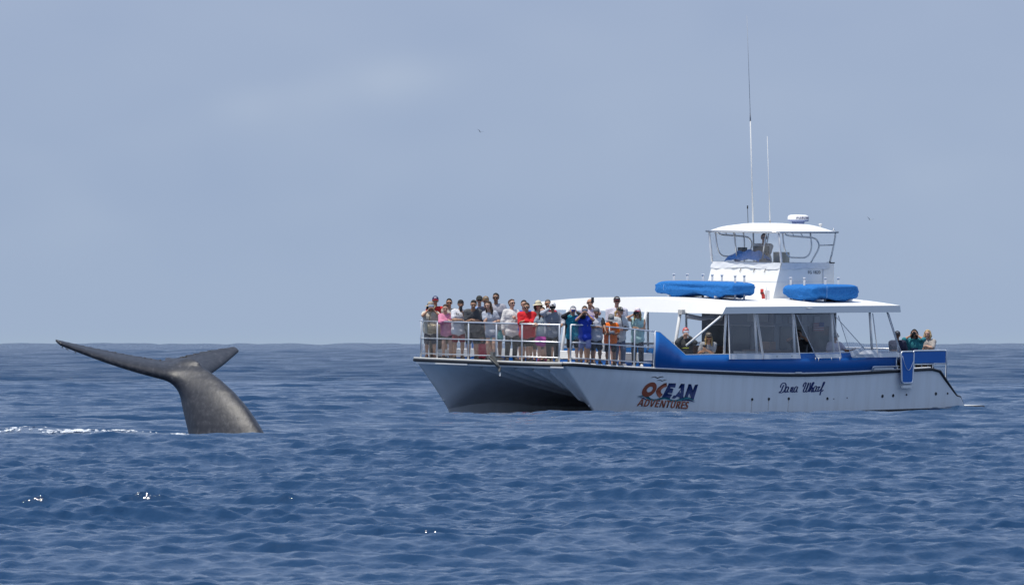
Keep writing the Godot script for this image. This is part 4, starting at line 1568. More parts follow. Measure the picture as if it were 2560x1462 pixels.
func build_lettering(black: Material) -> void:
	var node := Node3D.new()
	node.name = "logo"
	boat.add_child(node, true)
	# design units are 1/1000 of about 1.4 m across and 1 m down, from the logo's upper left
	var on := func(u: float, v: float, z: float) -> Vector3:
		var x := -0.257 - u * 0.0014
		var y := 1.375 - v * 0.00097 - u * 0.00002
		return Vector3(x, y, -(HULL_Z + hull_w(x, y) + 0.006 + z))
	var brown := mat(0.34, 0.085, 0.038, 0.5)
	var navy := mat(0.004, 0.022, 0.12, 0.5)
	var teal := mat(0.012, 0.16, 0.20, 0.5)
	var o_out := [[830, 428], [895, 435], [938, 490], [948, 580], [930, 680], [890, 765], [830, 833], [755, 850], [685, 820], [635, 760], [608, 670], [620, 590], [660, 510], [735, 450]]
	var o_in := [[800, 555], [838, 568], [855, 620], [840, 672], [800, 710], [755, 718], [722, 690], [715, 640], [738, 590]]
	# the O is a ring: laid as a closed strip
	var g := Geo.new()
	var m := 28
	for k in m + 1:
		var a := TAU * k / m
		var po := Vector2(778 + cos(a) * 158 + sin(a) * -52 * 0.6, 640 + sin(a) * 208)
		var pi := Vector2(785 + cos(a) * 68 + sin(a) * -20 * 0.6, 636 + sin(a) * 82)
		g.v.append(on.call(po.x, po.y, 0.003))
		g.v.append(on.call(pi.x, pi.y, 0.003))
	for k in m:
		g.i.append_array(PackedInt32Array([k * 2, k * 2 + 1, k * 2 + 3, k * 2, k * 2 + 3, k * 2 + 2]))
	obj("letter_o", g, brown, node)
	var shapes := [["letter_c", brown, [[1175, 448], [1195, 550], [1120, 580], [1065, 640], [1060, 690], [1085, 740], [1125, 770], [1110, 820], [1065, 870], [1010, 820], [960, 740], [945, 670], [970, 600], [1040, 520], [1110, 465]]],
		["letter_e", navy, [[1240, 460], [1435, 460], [1420, 580], [1300, 568], [1290, 600], [1375, 612], [1362, 740], [1255, 732], [1245, 757], [1370, 770], [1325, 890], [1125, 850]]],
		["letter_n", navy, [[1795, 480], [1865, 485], [1925, 660], [1975, 505], [2060, 490], [1965, 915], [1910, 890], [1830, 730], [1790, 850], [1715, 840]]],
		["letter_a", navy, [[1580, 470], [1680, 475], [1672, 880], [1590, 900], [1575, 845], [1500, 840], [1455, 890], [1375, 885], [1540, 600], [1555, 725], [1580, 735], [1575, 650], [1540, 600]]],
		["teal_wave", teal, [[545, 828], [640, 805], [730, 805], [800, 840], [860, 890], [930, 910], [1010, 905], [1090, 870], [1180, 850], [1260, 860], [1340, 905], [1420, 935], [1500, 930], [1580, 895], [1680, 850], [1780, 840], [1880, 870], [1960, 920], [2010, 955], [1930, 930], [1820, 905], [1700, 915], [1600, 955], [1490, 985], [1400, 980], [1300, 935], [1200, 905], [1100, 925], [1000, 965], [900, 965], [800, 915], [720, 855], [640, 835]]],
		["navy_wave", navy, [[550, 868], [620, 850], [700, 870], [780, 925], [850, 970], [780, 945], [700, 905], [630, 872]]],
		["navy_wave", navy, [[1600, 958], [1700, 920], [1820, 912], [1930, 945], [2010, 995], [1920, 965], [1800, 945], [1700, 950]]],
		["sea_bird", black, [[740, 305], [800, 278], [860, 276], [918, 305], [980, 275], [1040, 266], [1085, 280], [1000, 290], [950, 312], [920, 330], [890, 310], [840, 290]]],
		["sea_bird", black, [[905, 385], [960, 365], [1010, 365], [1050, 390], [1100, 362], [1175, 360], [1120, 375], [1075, 390], [1048, 408], [1015, 385], [960, 376]]]]
	for s in shapes:
		var pts := PackedVector2Array()
		if s[0] == "letter_a":
			for q in [[1580, 470], [1680, 475], [1672, 880], [1590, 900], [1575, 845], [1500, 840], [1455, 890], [1375, 885]]:
				pts.append(Vector2(q[0], q[1]))
		else:
			for q in s[2]:
				pts.append(Vector2(q[0], q[1]))
		obj(s[0], flat_shape(pts, on), s[1], node)
	var lift := func(u: float, v: float, z: float) -> Vector3:
		return on.call(u, v, z + 0.004)
	obj("letter_hole", flat_shape(PackedVector2Array([Vector2(1575, 655), Vector2(1555, 727), Vector2(1582, 737)]), lift), mat(0.62, 0.64, 0.65, 0.4), node)
	text_on("adventures_lettering", "ADVENTURES", 212.0, func(x, y, z): return on.call(1210.0 + x, 1150.0 + x * 0.062 - y, 0.006 if z > 0.0 else 0.0), brown, node, true, 0.70, 0.10)
	# brush script
	var sc := Node3D.new()
	sc.name = "script_lettering"
	boat.add_child(sc, true)
	var onn := func(u: float, v: float, z: float) -> Vector3:
		var x := -5.90 - u * 0.00111
		var y := 1.154 - v * 0.000767
		return Vector3(x, y, -(HULL_Z + hull_w(x, y) + 0.005 + z))
	var a1 := [[780, 530], [720, 530], [670, 620], [665, 705], [700, 720], [755, 650], [788, 535], [755, 660], [762, 715], [800, 705]]
	var letters := [["letter_d", [[[605, 455], [560, 560], [520, 680], [450, 725], [540, 735], [620, 690], [670, 580], [685, 470], [650, 400], [580, 385], [520, 430], [490, 500], [500, 545]]], 0],
		["letter_a", [a1], 0],
		["letter_n", [[[890, 540], [870, 640], [848, 720]], [[858, 670], [905, 565], [945, 545], [935, 620], [910, 700], [930, 725], [970, 690]]], 0],
		["letter_a", [a1], 325],
		["letter_w", [[[1310, 540], [1330, 440], [1390, 382], [1410, 425], [1370, 560], [1330, 680], [1352, 725], [1410, 690], [1470, 560], [1505, 390], [1440, 600], [1425, 690], [1450, 725], [1510, 670], [1560, 540], [1565, 390]]], 0],
		["letter_h", [[[1520, 720], [1600, 600], [1690, 410], [1670, 385], [1630, 450], [1560, 720]], [[1575, 660], [1640, 570], [1670, 580], [1630, 700], [1650, 725], [1690, 690]]], 0],
		["letter_a", [a1], 1030],
		["letter_r", [[[1850, 540], [1880, 565], [1932, 540], [1900, 580], [1862, 650], [1858, 712], [1895, 710]]], 0],
		["letter_f", [[[1890, 715], [1990, 600], [2080, 420], [2072, 375], [2040, 420], [1990, 620], [1945, 850]], [[1970, 690], [2010, 710], [2060, 660]]], 0]]
	var ink := mat(0.004, 0.02, 0.13, 0.5)
	for l in letters:
		var gg := Geo.new()
		for stroke in l[1]:
			var pts := []
			for q in stroke:
				pts.append(Vector2(q[0] + l[2], q[1]))
			ribbon(pts, 40.0, onn, gg)
		obj(l[0], gg, ink, sc)

# ------------------------------------------------------------------ covered life rafts on the roof
func raft(at: Vector3, size: Vector3, label: String, posts: Array, seed_: int) -> void:
	var o := thing("covered_raft", label, "life raft", "blue covered rafts on the boat's roof")
	o.transform = bx * Transform3D(Basis(), at)
	var st := st_new()
	var rows := []
	var n := FastNoiseLite.new()
	n.seed = seed_
	n.frequency = 1.3
	n.fractal_octaves = 3
	for k in 29:
		var v := lerpf(-PI / 2, PI / 2, k / 28.0)
		var row := []
		for j in 65:
			var a := TAU * j / 64.0
			var d := Vector3(cos(v) * cos(a), sin(v), cos(v) * sin(a))
			var ex := 0.20
			var p := Vector3(signf(d.x) * pow(absf(cos(a)), ex) * pow(cos(v), 0.26), signf(d.y) * pow(absf(d.y), 0.62), signf(d.z) * pow(absf(sin(a)), ex) * pow(cos(v), 0.26))
			p = p * size * 0.5
			# sagging folds of the cloth
			var fold := n.get_noise_3d(p.x * 1.2 + p.y * 1.5, p.y * 2.2, p.z * 1.2 - p.y) * 0.06 - absf(n.get_noise_3d(p.x * 1.6 + p.y, p.y * 2.6 + p.z * 0.7, p.z * 1.6)) * 0.09 + 0.02 + n.get_noise_3d(p.x * 4.0, p.y * 3.0, p.z * 4.0) * 0.025
			var out := Vector3(p.x, 0, p.z).normalized()
			p += out * fold * cos(v) * cos(v)
			if p.y < 0.0:
				p.y += n.get_noise_3d(p.x * 1.1, 9.0, p.z * 1.1) * 0.16 * clampf(-p.y / size.y * 2.0, 0.0, 1.0)
			row.append(p)
		rows.append(row)
	sheet(st, rows)
	obj("cover", st, cloth(Vector3(0.008, 0.145, 0.45), 1.6), o)
	var seam := mat(0.25, 0.45, 0.78, 0.8)
	for zz in [size.z * 0.36]:
		var sp := []
		for k in 9:
			var t := lerpf(-0.8, 0.85, k / 8.0)
			sp.append(Vector3(size.x * 0.5 * pow(1.0 - t * t * 0.6, 0.4) + 0.012, t * size.y * 0.48, zz) if size.z > size.x else Vector3(zz, t * size.y * 0.48, -size.z * 0.5 - 0.012))
		obj("seam", tube_mesh(sp, 0.006, 0.006, 5), seam, o)
	var pm := mat(0.42, 0.45, 0.50, 0.5)
	for p in posts:
		var q := obj("cradle_post", tube_mesh([Vector3(p[0], -size.y * 0.5 - 0.14, p[1]), Vector3(p[0], size.y * 0.5 + 0.16, p[1])], 0.030, 0.030, 8), pm, o)
		obj("post_cap", tube_mesh([Vector3(p[0], size.y * 0.5 + 0.16, p[1]), Vector3(p[0], size.y * 0.5 + 0.19, p[1])], 0.042, 0.040, 8), mat(0.75, 0.76, 0.77, 0.5), q)
	for sgn in [-0.3, 0.3]:
		var b := st_new(false)
		if size.z > size.x:
			beam(b, Vector3(-size.x * 0.5, -size.y * 0.5 - 0.02, sgn * size.z), Vector3(size.x * 0.5, -size.y * 0.5 - 0.02, sgn * size.z), 0.06, 0.05)
		else:
			beam(b, Vector3(sgn * size.x, -size.y * 0.5 - 0.02, -size.z * 0.5), Vector3(sgn * size.x, -size.y * 0.5 - 0.02, size.z * 0.5), 0.06, 0.05)
		obj("cradle_bar", b, pm, o)

func build_rafts() -> void:
	raft(Vector3(-6.55, 3.42, -0.65), Vector3(1.1, 0.40, 3.0), "long raft under a blue cover on the roof in front of the flybridge", [[0.14, -1.28], [-0.23, -1.28], [-0.42, -0.24], [-0.42, 0.13], [-0.42, 0.49], [-0.15, 1.36], [-0.42, 1.10]], 3)
	raft(Vector3(-9.50, 3.34, -2.32), Vector3(1.95, 0.42, 1.25), "shorter raft under a blue cover on the roof beside the flybridge", [[0.82, 0.40], [0.82, -0.12], [0.10, -0.25], [-0.40, -0.28]], 6)
	# red bottle and white plate between them
	var o := thing("red_float", "small red float lashed to a short white post between the two blue covered rafts", "float", "", bx * Vector3(-7.6, 3.12, -1.95))
	o.basis = bx.basis
	obj("body", tube_mesh([Vector3(0.06, 0.03, 0.0), Vector3(0.07, 0.12, 0.0), Vector3(0.1, 0.2, 0.02), Vector3(0.1, 0.30, 0.02)], 0.052, 0.045, 10), mat(0.55, 0.04, 0.03, 0.5), o)
	obj("strap", tube_mesh([Vector3(0.095, 0.17, 0.015), Vector3(0.1, 0.20, 0.02)], 0.054, 0.054, 10), mat(0.06, 0.02, 0.02, 0.6), o)
	obj("post", tube_mesh([Vector3(-0.06, -0.02, 0.0), Vector3(-0.06, 0.36, 0.0)], 0.018, 0.018, 8), mat(0.7, 0.7, 0.7, 0.5), o)
	obj("plate", box_mesh(Vector3(-0.22, 0.0, 0.03), Vector3(-0.2, 0.26, 0.20)), mat(0.7, 0.7, 0.7, 0.5), o)

# ------------------------------------------------------------------ people
const PALE := Vector3(0.52, 0.31, 0.22)
const TAN := Vector3(0.41, 0.225, 0.14)
const BROWN := Vector3(0.27, 0.145, 0.09)

func make_templates() -> void:
	# head: centre between the ears, face towards +z
	var hb := [
		[Vector3(0, 0.034, -0.028), Vector3(0, 0.03, 0.018), 0.082, 0.079],
		[Vector3(0, 0.0, 0.028), Vector3(0, -0.062, 0.036), 0.062, 0.046],
		[Vector3(0, -0.07, 0.05), Vector3(0, -0.085, 0.058), 0.034, 0.026],
		[Vector3(0.036, -0.02, 0.05), Vector3(0.03, -0.05, 0.05), 0.030, 0.026],
		[Vector3(-0.036, -0.02, 0.05), Vector3(-0.03, -0.05, 0.05), 0.030, 0.026],
		[Vector3(-0.032, 0.03, 0.075), Vector3(0.032, 0.03, 0.075), 0.018, 0.018],
		[Vector3(0, 0.012, 0.090), Vector3(0, -0.024, 0.108), 0.009, 0.013],
		[Vector3(-0.012, -0.027, 0.094), Vector3(0.012, -0.027, 0.094), 0.010, 0.010],
		[Vector3(-0.016, -0.052, 0.084), Vector3(0.016, -0.052, 0.084), 0.010, 0.010],
		[Vector3(0.080, 0.012, -0.008), Vector3(0.078, -0.022, 0.0), 0.016, 0.012],
		[Vector3(-0.080, 0.012, -0.008), Vector3(-0.078, -0.022, 0.0), 0.016, 0.012],
		[Vector3(0, -0.05, -0.025), Vector3(0, -0.20, -0.035), 0.052, 0.056]]
	var head := flesh(hb, 0.0075, 0.014)
	for p in head.v:
		var c := Color(1, 1, 1)
		var ax := absf(p.x)
		if p.z > 0.055:
			if absf(ax - 0.031) < 0.015 and absf(p.y - 0.009) < 0.0075:
				c = Color(0.18, 0.16, 0.16) if absf(ax - 0.031) < 0.008 else Color(0.75, 0.85, 0.95)
			elif absf(ax - 0.032) < 0.02 and absf(p.y - 0.030) < 0.006:
				c = Color(0.32, 0.28, 0.26)
			elif ax < 0.024 and absf(p.y + 0.052) < 0.009:
				c = Color(0.80, 0.48, 0.46)
			elif absf(ax - 0.04) < 0.02 and absf(p.y + 0.025) < 0.02:
				c = Color(1.0, 0.86, 0.84)
		head.c.append(c)
	tmpl.head = head
	# hands: wrist at the origin, fingers along +y, palm towards +z, thumb towards +x (left hand) or -x
	for grip in 2:
		for sgn in [1.0, -1.0]:
			var b := []
			var lens := [0.040, 0.045, 0.042, 0.033]
			var curls: Array = [[0.25, 0.35, 0.3], [0.75, 1.0, 0.7]][grip]
			for f in 4:
				var x: float = sgn * (0.030 - 0.020 * f)
				b.append([Vector3(x * 0.6, 0.008, 0.0), Vector3(x, 0.085 - 0.004 * absf(f - 1.0), 0.0), 0.0145, 0.0115])
				var p := Vector3(x, 0.085 - 0.004 * absf(f - 1.0), 0.0)
				var ang := 0.0
				for j in 3:
					ang += curls[j] * (1.0 + 0.08 * f)
					var l: float = lens[f] * [1.0, 0.68, 0.52][j]
					var q := p + Vector3(sgn * (0.004 - 0.003 * f), cos(ang), sin(ang)).normalized() * l
					b.append([p, q, 0.0098 - 0.0008 * j, 0.0092 - 0.0009 * j])
					p = q
			b.append([Vector3(sgn * 0.018, 0.022, 0.004), Vector3(sgn * 0.046, 0.058, 0.016), 0.0150, 0.0115])
			b.append([Vector3(sgn * 0.046, 0.058, 0.016), Vector3(sgn * (0.052 - 0.012 * grip), 0.088, 0.028 + 0.012 * grip), 0.0108, 0.0096])
			b.append([Vector3(sgn * (0.052 - 0.012 * grip), 0.088, 0.028 + 0.012 * grip), Vector3(sgn * (0.050 - 0.026 * grip), 0.106, 0.036 + 0.014 * grip), 0.0095, 0.0080])
			b.append([Vector3(0, -0.03, 0), Vector3(0, 0.01, 0), 0.025, 0.024])
			tmpl["hand%d%d" % [grip, int(sgn)]] = flesh(b, 0.0052, 0.006)
	# hair
	var short := [[Vector3(0, 0.052, -0.045), Vector3(0, 0.066, -0.002), 0.088, 0.078], [Vector3(0, -0.01, -0.055), Vector3(0, 0.03, -0.05), 0.066, 0.076],
		[Vector3(-0.045, 0.098, 0.042), Vector3(0.045, 0.098, 0.042), 0.022, 0.022], [Vector3(-0.074, 0.03, -0.02), Vector3(-0.076, 0.0, -0.022), 0.020, 0.014], [Vector3(0.074, 0.03, -0.02), Vector3(0.076, 0.0, -0.022), 0.020, 0.014]]
	tmpl.hair_short = flesh(short, 0.010, 0.02)
	var long := short.duplicate()
	for sgn in [-1.0, 1.0]:
		long.append([Vector3(sgn * 0.072, 0.04, 0.0), Vector3(sgn * 0.090, -0.07, -0.005), 0.026, 0.030])
		long.append([Vector3(sgn * 0.090, -0.07, -0.005), Vector3(sgn * 0.088, -0.24, 0.03), 0.032, 0.022])
		long.append([Vector3(sgn * 0.075, -0.05, -0.04), Vector3(sgn * 0.10, -0.26, -0.02), 0.034, 0.024])
	long.append([Vector3(0, 0.0, -0.065), Vector3(0, -0.24, -0.085), 0.075, 0.062])
	tmpl.hair_long = flesh(long, 0.011, 0.02)
	var bob := short.duplicate()
	for sgn in [-1.0, 1.0]:
		bob.append([Vector3(sgn * 0.075, 0.05, 0.0), Vector3(sgn * 0.096, -0.06, 0.005), 0.034, 0.040])
		bob.append([Vector3(sgn * 0.096, -0.06, 0.005), Vector3(sgn * 0.080, -0.13, 0.02), 0.038, 0.028])
	bob.append([Vector3(0, 0.0, -0.065), Vector3(0, -0.12, -0.075), 0.078, 0.060])
	tmpl.hair_bob = flesh(bob, 0.011, 0.02)
	var tied := short.duplicate()
	tied.append([Vector3(-0.03, 0.03, -0.11), Vector3(-0.10, -0.03, -0.10), 0.032, 0.036])
	tied.append([Vector3(-0.10, -0.03, -0.10), Vector3(-0.135, -0.17, -0.05), 0.036, 0.018])
	tmpl.hair_tied = flesh(tied, 0.011, 0.02)
	# caps
	var dome := func(rx: float, top: float, y0: float, n: float) -> SurfaceTool:
		var st := st_new()
		var rows := []
		for k in 9:
			var t := k / 8.0
			var row := []
			for j in 25:
				var a := TAU * j / 24.0
				var r := rx * pow(1.0 - pow(t, n), 0.5) if k < 8 else 0.0
				row.append(Vector3(r * sin(a), y0 + (top - y0) * t, r * cos(a) * 1.12 - 0.004))
			rows.append(row)
		sheet(st, rows)
		st.generate_normals()
		return st
	tmpl.cap = dome.call(0.094, 0.150, 0.040, 2.3).commit()
	tmpl.hat_crown = dome.call(0.092, 0.158, 0.035, 3.2).commit()
	tmpl.band = null
	var brim := func(a0: float, r0: float, r1: float, y0: float, y1: float, wave: float) -> ArrayMesh:
		var st := st_new()
		var rows := []
		for k in 5:
			var t := k / 4.0
			var row := []
			for j in 33:
				var a := lerpf(-a0, a0, j / 32.0)
				var fr := r1 if a0 > 3.0 else lerpf(r0 + 0.006, r1, pow(maxf(cos(a * PI * 0.5 / a0), 0.0), 0.6))
				var r := lerpf(r0, fr, t)
				row.append(Vector3(r * sin(a), lerpf(y0, y1, t * t) - (0.020 * sin(a) * sin(a) if a0 < 3.0 else 0.0) + wave * t * sin(a * 2.0 + 0.6), r * cos(a) * 1.10 - 0.004))
			rows.append(row)
		solid_sheet(st, rows, Vector3(0, -0.006, 0))
		st.generate_normals()
		return st.commit()
	tmpl.brim = brim.call(1.0, 0.090, 0.172, 0.048, 0.036, 0.0)
	tmpl.wide_brim = brim.call(PI, 0.088, 0.170, 0.042, 0.012, 0.008)
	var vb := st_new()
	var vr := []
	for k in 2:
		var row := []
		for j in 25:
			var a := TAU * j / 24.0
			row.append(Vector3(0.092 * sin(a), 0.045 + 0.045 * k, 0.1 * cos(a) - 0.006))
		vr.append(row)
	sheet(vb, vr)
	vb.generate_normals()
	tmpl.band = vb.commit()
	# sunglasses
	var sg := st_new()
	for sgn in [-1.0, 1.0]:
		var lens := []
		for k in 5:
			var row := []
			for j in 7:
				var u := j / 6.0 * 2.0 - 1.0
				var w := k / 4.0 * 2.0 - 1.0
				var m := maxf(absf(u), absf(w))
				var d := Vector2(u, w).normalized() * m if m > 0 else Vector2.ZERO
				row.append(Vector3(sgn * 0.033 + d.x * 0.030, 0.012 + d.y * 0.020, 0.108 - 0.014 * absf(sgn * 0.033 + d.x * 0.030) / 0.06 + 0.004 * (1.0 - m)))
			lens.append(row)
		solid_sheet(sg, lens, Vector3(0, 0, -0.005))
		beam(sg, Vector3(sgn * 0.062, 0.016, 0.092), Vector3(sgn * 0.086, 0.014, -0.005), 0.006, 0.008)
	beam(sg, Vector3(-0.012, 0.018, 0.107), Vector3(0.012, 0.018, 0.107), 0.006, 0.006)
	sg.generate_normals()
	tmpl.glasses = sg.commit()
	# shoe: heel at the origin, toe towards +z
	tmpl.shoe = flesh([[Vector3(0, 0.045, 0.0), Vector3(0, 0.04, 0.10), 0.046, 0.042], [Vector3(0, 0.036, 0.10), Vector3(0, 0.030, 0.17), 0.042, 0.034], [Vector3(0, 0.03, -0.01), Vector3(0, 0.09, -0.005), 0.046, 0.042]], 0.014, 0.02).mesh()

func bend(a: Vector3, t: Vector3, l1: float, l2: float, pole: Vector3) -> Array:
	var d := t - a
	var dist := clampf(d.length(), 0.06, l1 + l2 - 0.004)
	var dn := d.normalized()
	var m := (l1 * l1 - l2 * l2 + dist * dist) / (2.0 * dist)
	var hh := sqrt(maxf(l1 * l1 - m * m, 0.0))
	var pp := (pole - dn * pole.dot(dn)).normalized()
	return [a + dn * m + pp * hh, a + dn * dist]

func person(s: Dictionary) -> Node3D:
	var h: float = s.h
	var k := h / 1.75
	var wd: float = s.get("w", 1.0) * lerpf(k, 1.0, 0.25)
	var hs: float = lerpf(k, 1.0, 0.55) * s.get("hs", 0.97)
	var at: Vector3 = s.at
	var floor_y: float = s.get("floor", deck_y(at.x))
	var sit: bool = s.get("sit", false)
	var skin: Vector3 = s.get("skin", PALE)
	var o := thing("person", s.label, "person", s.get("group", "people at the bow rail"))
	o.position = bx * Vector3(at.x, floor_y + 0.004, at.z)
	o.rotation.y = deg_to_rad(s.get("yaw", 0.0))
	var drop := (0.95 * k - 0.16) if sit else 0.0
	var piv := Vector3(0, 0.95 * k - drop, 0)
	var up := Transform3D(Basis(), piv) * Transform3D(Basis(Vector3(0, 0, 1), deg_to_rad(s.get("tilt", 0.0))) * Basis(Vector3.RIGHT, deg_to_rad(s.get("lean", 6.0))), Vector3.ZERO) * Transform3D(Basis(), Vector3(0, -0.95 * k, 0))
	var pelvis := [[piv + Vector3(-0.062 * wd, 0.0, 0), piv + Vector3(0.062 * wd, 0.0, 0), 0.112 * wd, 0.112 * wd]]
	var torso := [[up * Vector3(-0.050 * wd, 1.10 * k, 0.005), up * Vector3(0.050 * wd, 1.10 * k, 0.005), 0.102 * wd, 0.102 * wd],
		[up * Vector3(-0.080 * wd, 1.27 * k, 0), up * Vector3(0.080 * wd, 1.27 * k, 0), 0.108 * wd, 0.108 * wd],
		[up * Vector3(-0.125 * wd, 1.39 * k, -0.012), up * Vector3(0.125 * wd, 1.39 * k, -0.012), 0.066 * wd, 0.066 * wd],
		[piv + Vector3(0, 0.05 * k, 0), up * Vector3(0, 1.30 * k, 0), 0.115 * wd, 0.110 * wd]]
	var head_at: Vector3 = up * Vector3(0, 1.635 * k + (1.0 - hs) * 0.02, 0.012)
	var hy: Array = s.get("look", [0.0, 0.0])
	var hb := Basis.from_euler(Vector3(deg_to_rad(hy[1]), deg_to_rad(hy[0]), deg_to_rad(hy[2]) if hy.size() > 2 else 0.0))
	var ht := Transform3D(hb.scaled(Vector3.ONE * hs), head_at)
	var body := pelvis.duplicate()
	body.append_array(torso)
	body.append([up * Vector3(0, 1.40 * k, -0.015), head_at + Vector3(0, -0.07, -0.01) * hs, 0.058, 0.050 * hs])
	# legs
	var legs := []
	for sgn in [-1.0, 1.0]:
		var hip := piv + Vector3(sgn * 0.085 * wd, -0.03 * k, 0)
		var st: float = s.get("stance", 0.10)
		var ankle := Vector3(sgn * st + s.get("shift", 0.0), 0.085 * k, -0.02 + sgn * s.get("step", 0.03))
		var knee: Vector3
		if sit:
			ankle = Vector3(sgn * 0.13, 0.07, 0.34 * k)
			knee = bend(hip, ankle, 0.43 * k, 0.42 * k, Vector3(sgn * 0.4, 1, 0.4))[0]
		else:
			knee = bend(hip, ankle, 0.43 * k, 0.415 * k, Vector3(sgn * 0.15, 0, 1))[0]
		legs.append([hip, knee, ankle])
		body.append([hip, knee, 0.084 * k * wd, 0.056 * k])
		body.append([knee, knee.lerp(ankle, 0.35), 0.054 * k, 0.057 * k])
		body.append([knee.lerp(ankle, 0.35), ankle, 0.055 * k, 0.036 * k])
		body.append([ankle + Vector3(0, -0.03 * k, 0), ankle + Vector3(sgn * 0.02, -0.045 * k, 0.13 * k), 0.038 * k, 0.030 * k])
	# arms
	var eye: float = head_at.y
	var hands := []
	var arms := []
	for sgn in [-1.0, 1.0]:
		var pose: Variant = s.get("l" if sgn > 0 else "r", "down")
		var sh: Vector3 = up * Vector3(sgn * (0.150 * wd + 0.035 * k), 1.40 * k, -0.01)
		var t := Vector3.ZERO
		var dir := Vector3.UP
		var palm := Vector3(-sgn, 0, 0)
		var grip := 1
		var pole := Vector3(sgn * 0.55, -1.0, -0.35)
		var ry: float = s.get("rail", 1.03)
		if pose is Array:
			t = pose[0]
			dir = pose[1]
			palm = pose[2]
			grip = pose[3]
		else:
			match pose:
				"rail":
					t = Vector3(sgn * 0.24 * wd, ry + 0.03, 0.30)
					dir = Vector3(-sgn * 0.4, -0.25, 0.9)
					palm = Vector3(0, -1, 0.2)
				"fold":
					t = Vector3(-sgn * 0.05, ry + 0.06 + 0.02 * sgn, 0.27)
					dir = Vector3(-sgn, -0.1, 0.15)
					palm = Vector3(0, -1, 0)
					grip = 0
					pole = Vector3(sgn, -0.5, 0)
				"phone":
					t = Vector3(sgn * 0.075, eye - 0.10, 0.27)
					dir = Vector3(-sgn * 0.35, 0.9, 0.05)
					pole = Vector3(sgn * 0.75, -0.8, 0.0)
				"cam":
					t = Vector3(sgn * 0.105, eye - 0.055, 0.17)
					dir = Vector3(-sgn * 0.45, 0.8, 0.25)
					pole = Vector3(sgn * 0.85, -0.8, 0.0)
				"under":
					t = Vector3(sgn * 0.02, eye - 0.12, 0.22)
					dir = Vector3(-sgn * 0.2, 0.75, 0.5)
					palm = Vector3(0, 0.6, -0.7)
					pole = Vector3(sgn * 0.5, -1.0, 0.0)
				"chin":
					t = Vector3(sgn * 0.035, eye - 0.24, 0.13)
					dir = Vector3(-sgn * 0.15, 1, 0.0)
					palm = Vector3(-sgn * 0.3, 0, -1)
					pole = Vector3(sgn * 0.3, -1.0, 0.3)
				"ear":
					t = Vector3(sgn * 0.15, eye - 0.20, 0.10)
					dir = Vector3(-sgn * 0.2, 1, 0.0)
					pole = Vector3(sgn * 0.5, -1.0, 0.2)
				"chest":
					t = Vector3(sgn * 0.05, 1.20 * k, 0.25)
					dir = Vector3(-sgn * 0.7, 0.6, 0.1)
					palm = Vector3(0, 0, -1)
				"low":
					t = Vector3(sgn * 0.09, 1.08 * k, 0.30)
					dir = Vector3(-sgn * 0.3, 0.25, 0.9)
					palm = Vector3(-sgn, 0.5, 0)
				_:
					t = Vector3(sgn * 0.27 * wd, 0.80 * k - drop, 0.04)
					dir = Vector3(0, -1, 0.15)
					grip = 0
		var e := bend(sh, t, 0.285 * k, 0.255 * k, pole)
		var el: Vector3 = e[0]
		t = e[1]
		hands.append(t)
		arms.append([sh, el, t])
		body.append([sh, sh.lerp(el, 0.4), 0.050 * k, 0.047 * k])
		body.append([sh.lerp(el, 0.4), el, 0.047 * k, 0.038 * k])
		body.append([el, el.lerp(t, 0.3), 0.038 * k, 0.040 * k])
		body.append([el.lerp(t, 0.3), t, 0.040 * k, 0.026 * k])
		dir = dir.normalized()
		palm = (palm - dir * palm.dot(dir)).normalized()
		var hx := dir.cross(palm)
		hands.append([Transform3D(Basis(hx, dir, palm).scaled(Vector3.ONE * lerpf(k, 1.0, 0.4)), t), "hand%d%d" % [grip, int(sgn)]])
	var g := flesh(body, 0.021, 0.035)
	g.add(tmpl.head, ht)
	for q in [1, 3]:
		var hd: Array = hands[q]
		g.add(tmpl[hd[1]], hd[0])
	var sm: StandardMaterial3D = mat(skin.x, skin.y, skin.z, 0.55).duplicate() if not mats.has("skin%s" % skin) else mats["skin%s" % skin]
	sm.vertex_color_use_as_albedo = true
	mats["skin%s" % skin] = sm
	obj("body", g, sm, o)
	# clothes
	if s.has("top"):
		var sl: float = s.get("sleeve", 0.62)
		var tb := []
		for b in torso:
			tb.append([b[0], b[1], b[2] + 0.022, b[3] + 0.022])
		var hem: float = s.get("hem", 0.06)
		tb.append([piv + Vector3(-0.062 * wd, -hem * k, 0), piv + Vector3(0.062 * wd, -hem * k, 0), 0.112 * wd + 0.036, 0.112 * wd + 0.036])
		tb.append([piv + Vector3(-0.066 * wd, 0.07 * k, 0), piv + Vector3(0.066 * wd, 0.07 * k, 0), 0.112 * wd + 0.030, 0.112 * wd + 0.030])
		var cover := []
		for a in arms:
			if sl > 0.05:
				var b: Vector3 = a[0].lerp(a[1], minf(sl, 1.0))
				cover.append([a[0], b, 0.050 * k + 0.021, 0.042 * k + 0.026])
				if sl > 1.0:
					cover.append([a[1], a[1].lerp(a[2], sl - 1.0), 0.040 * k + 0.022, 0.028 * k + 0.020])
		if s.has("sleeves"):
			obj("undershirt", flesh(cover, 0.021, 0.03), cloth(s.sleeves), o)
		else:
			tb.append_array(cover)
		var shirt := obj(s.get("top_name", "shirt"), flesh(tb, 0.021, 0.045), s.top if s.top is Material else cloth(s.top, s.get("wrinkle", 1.0)), o)
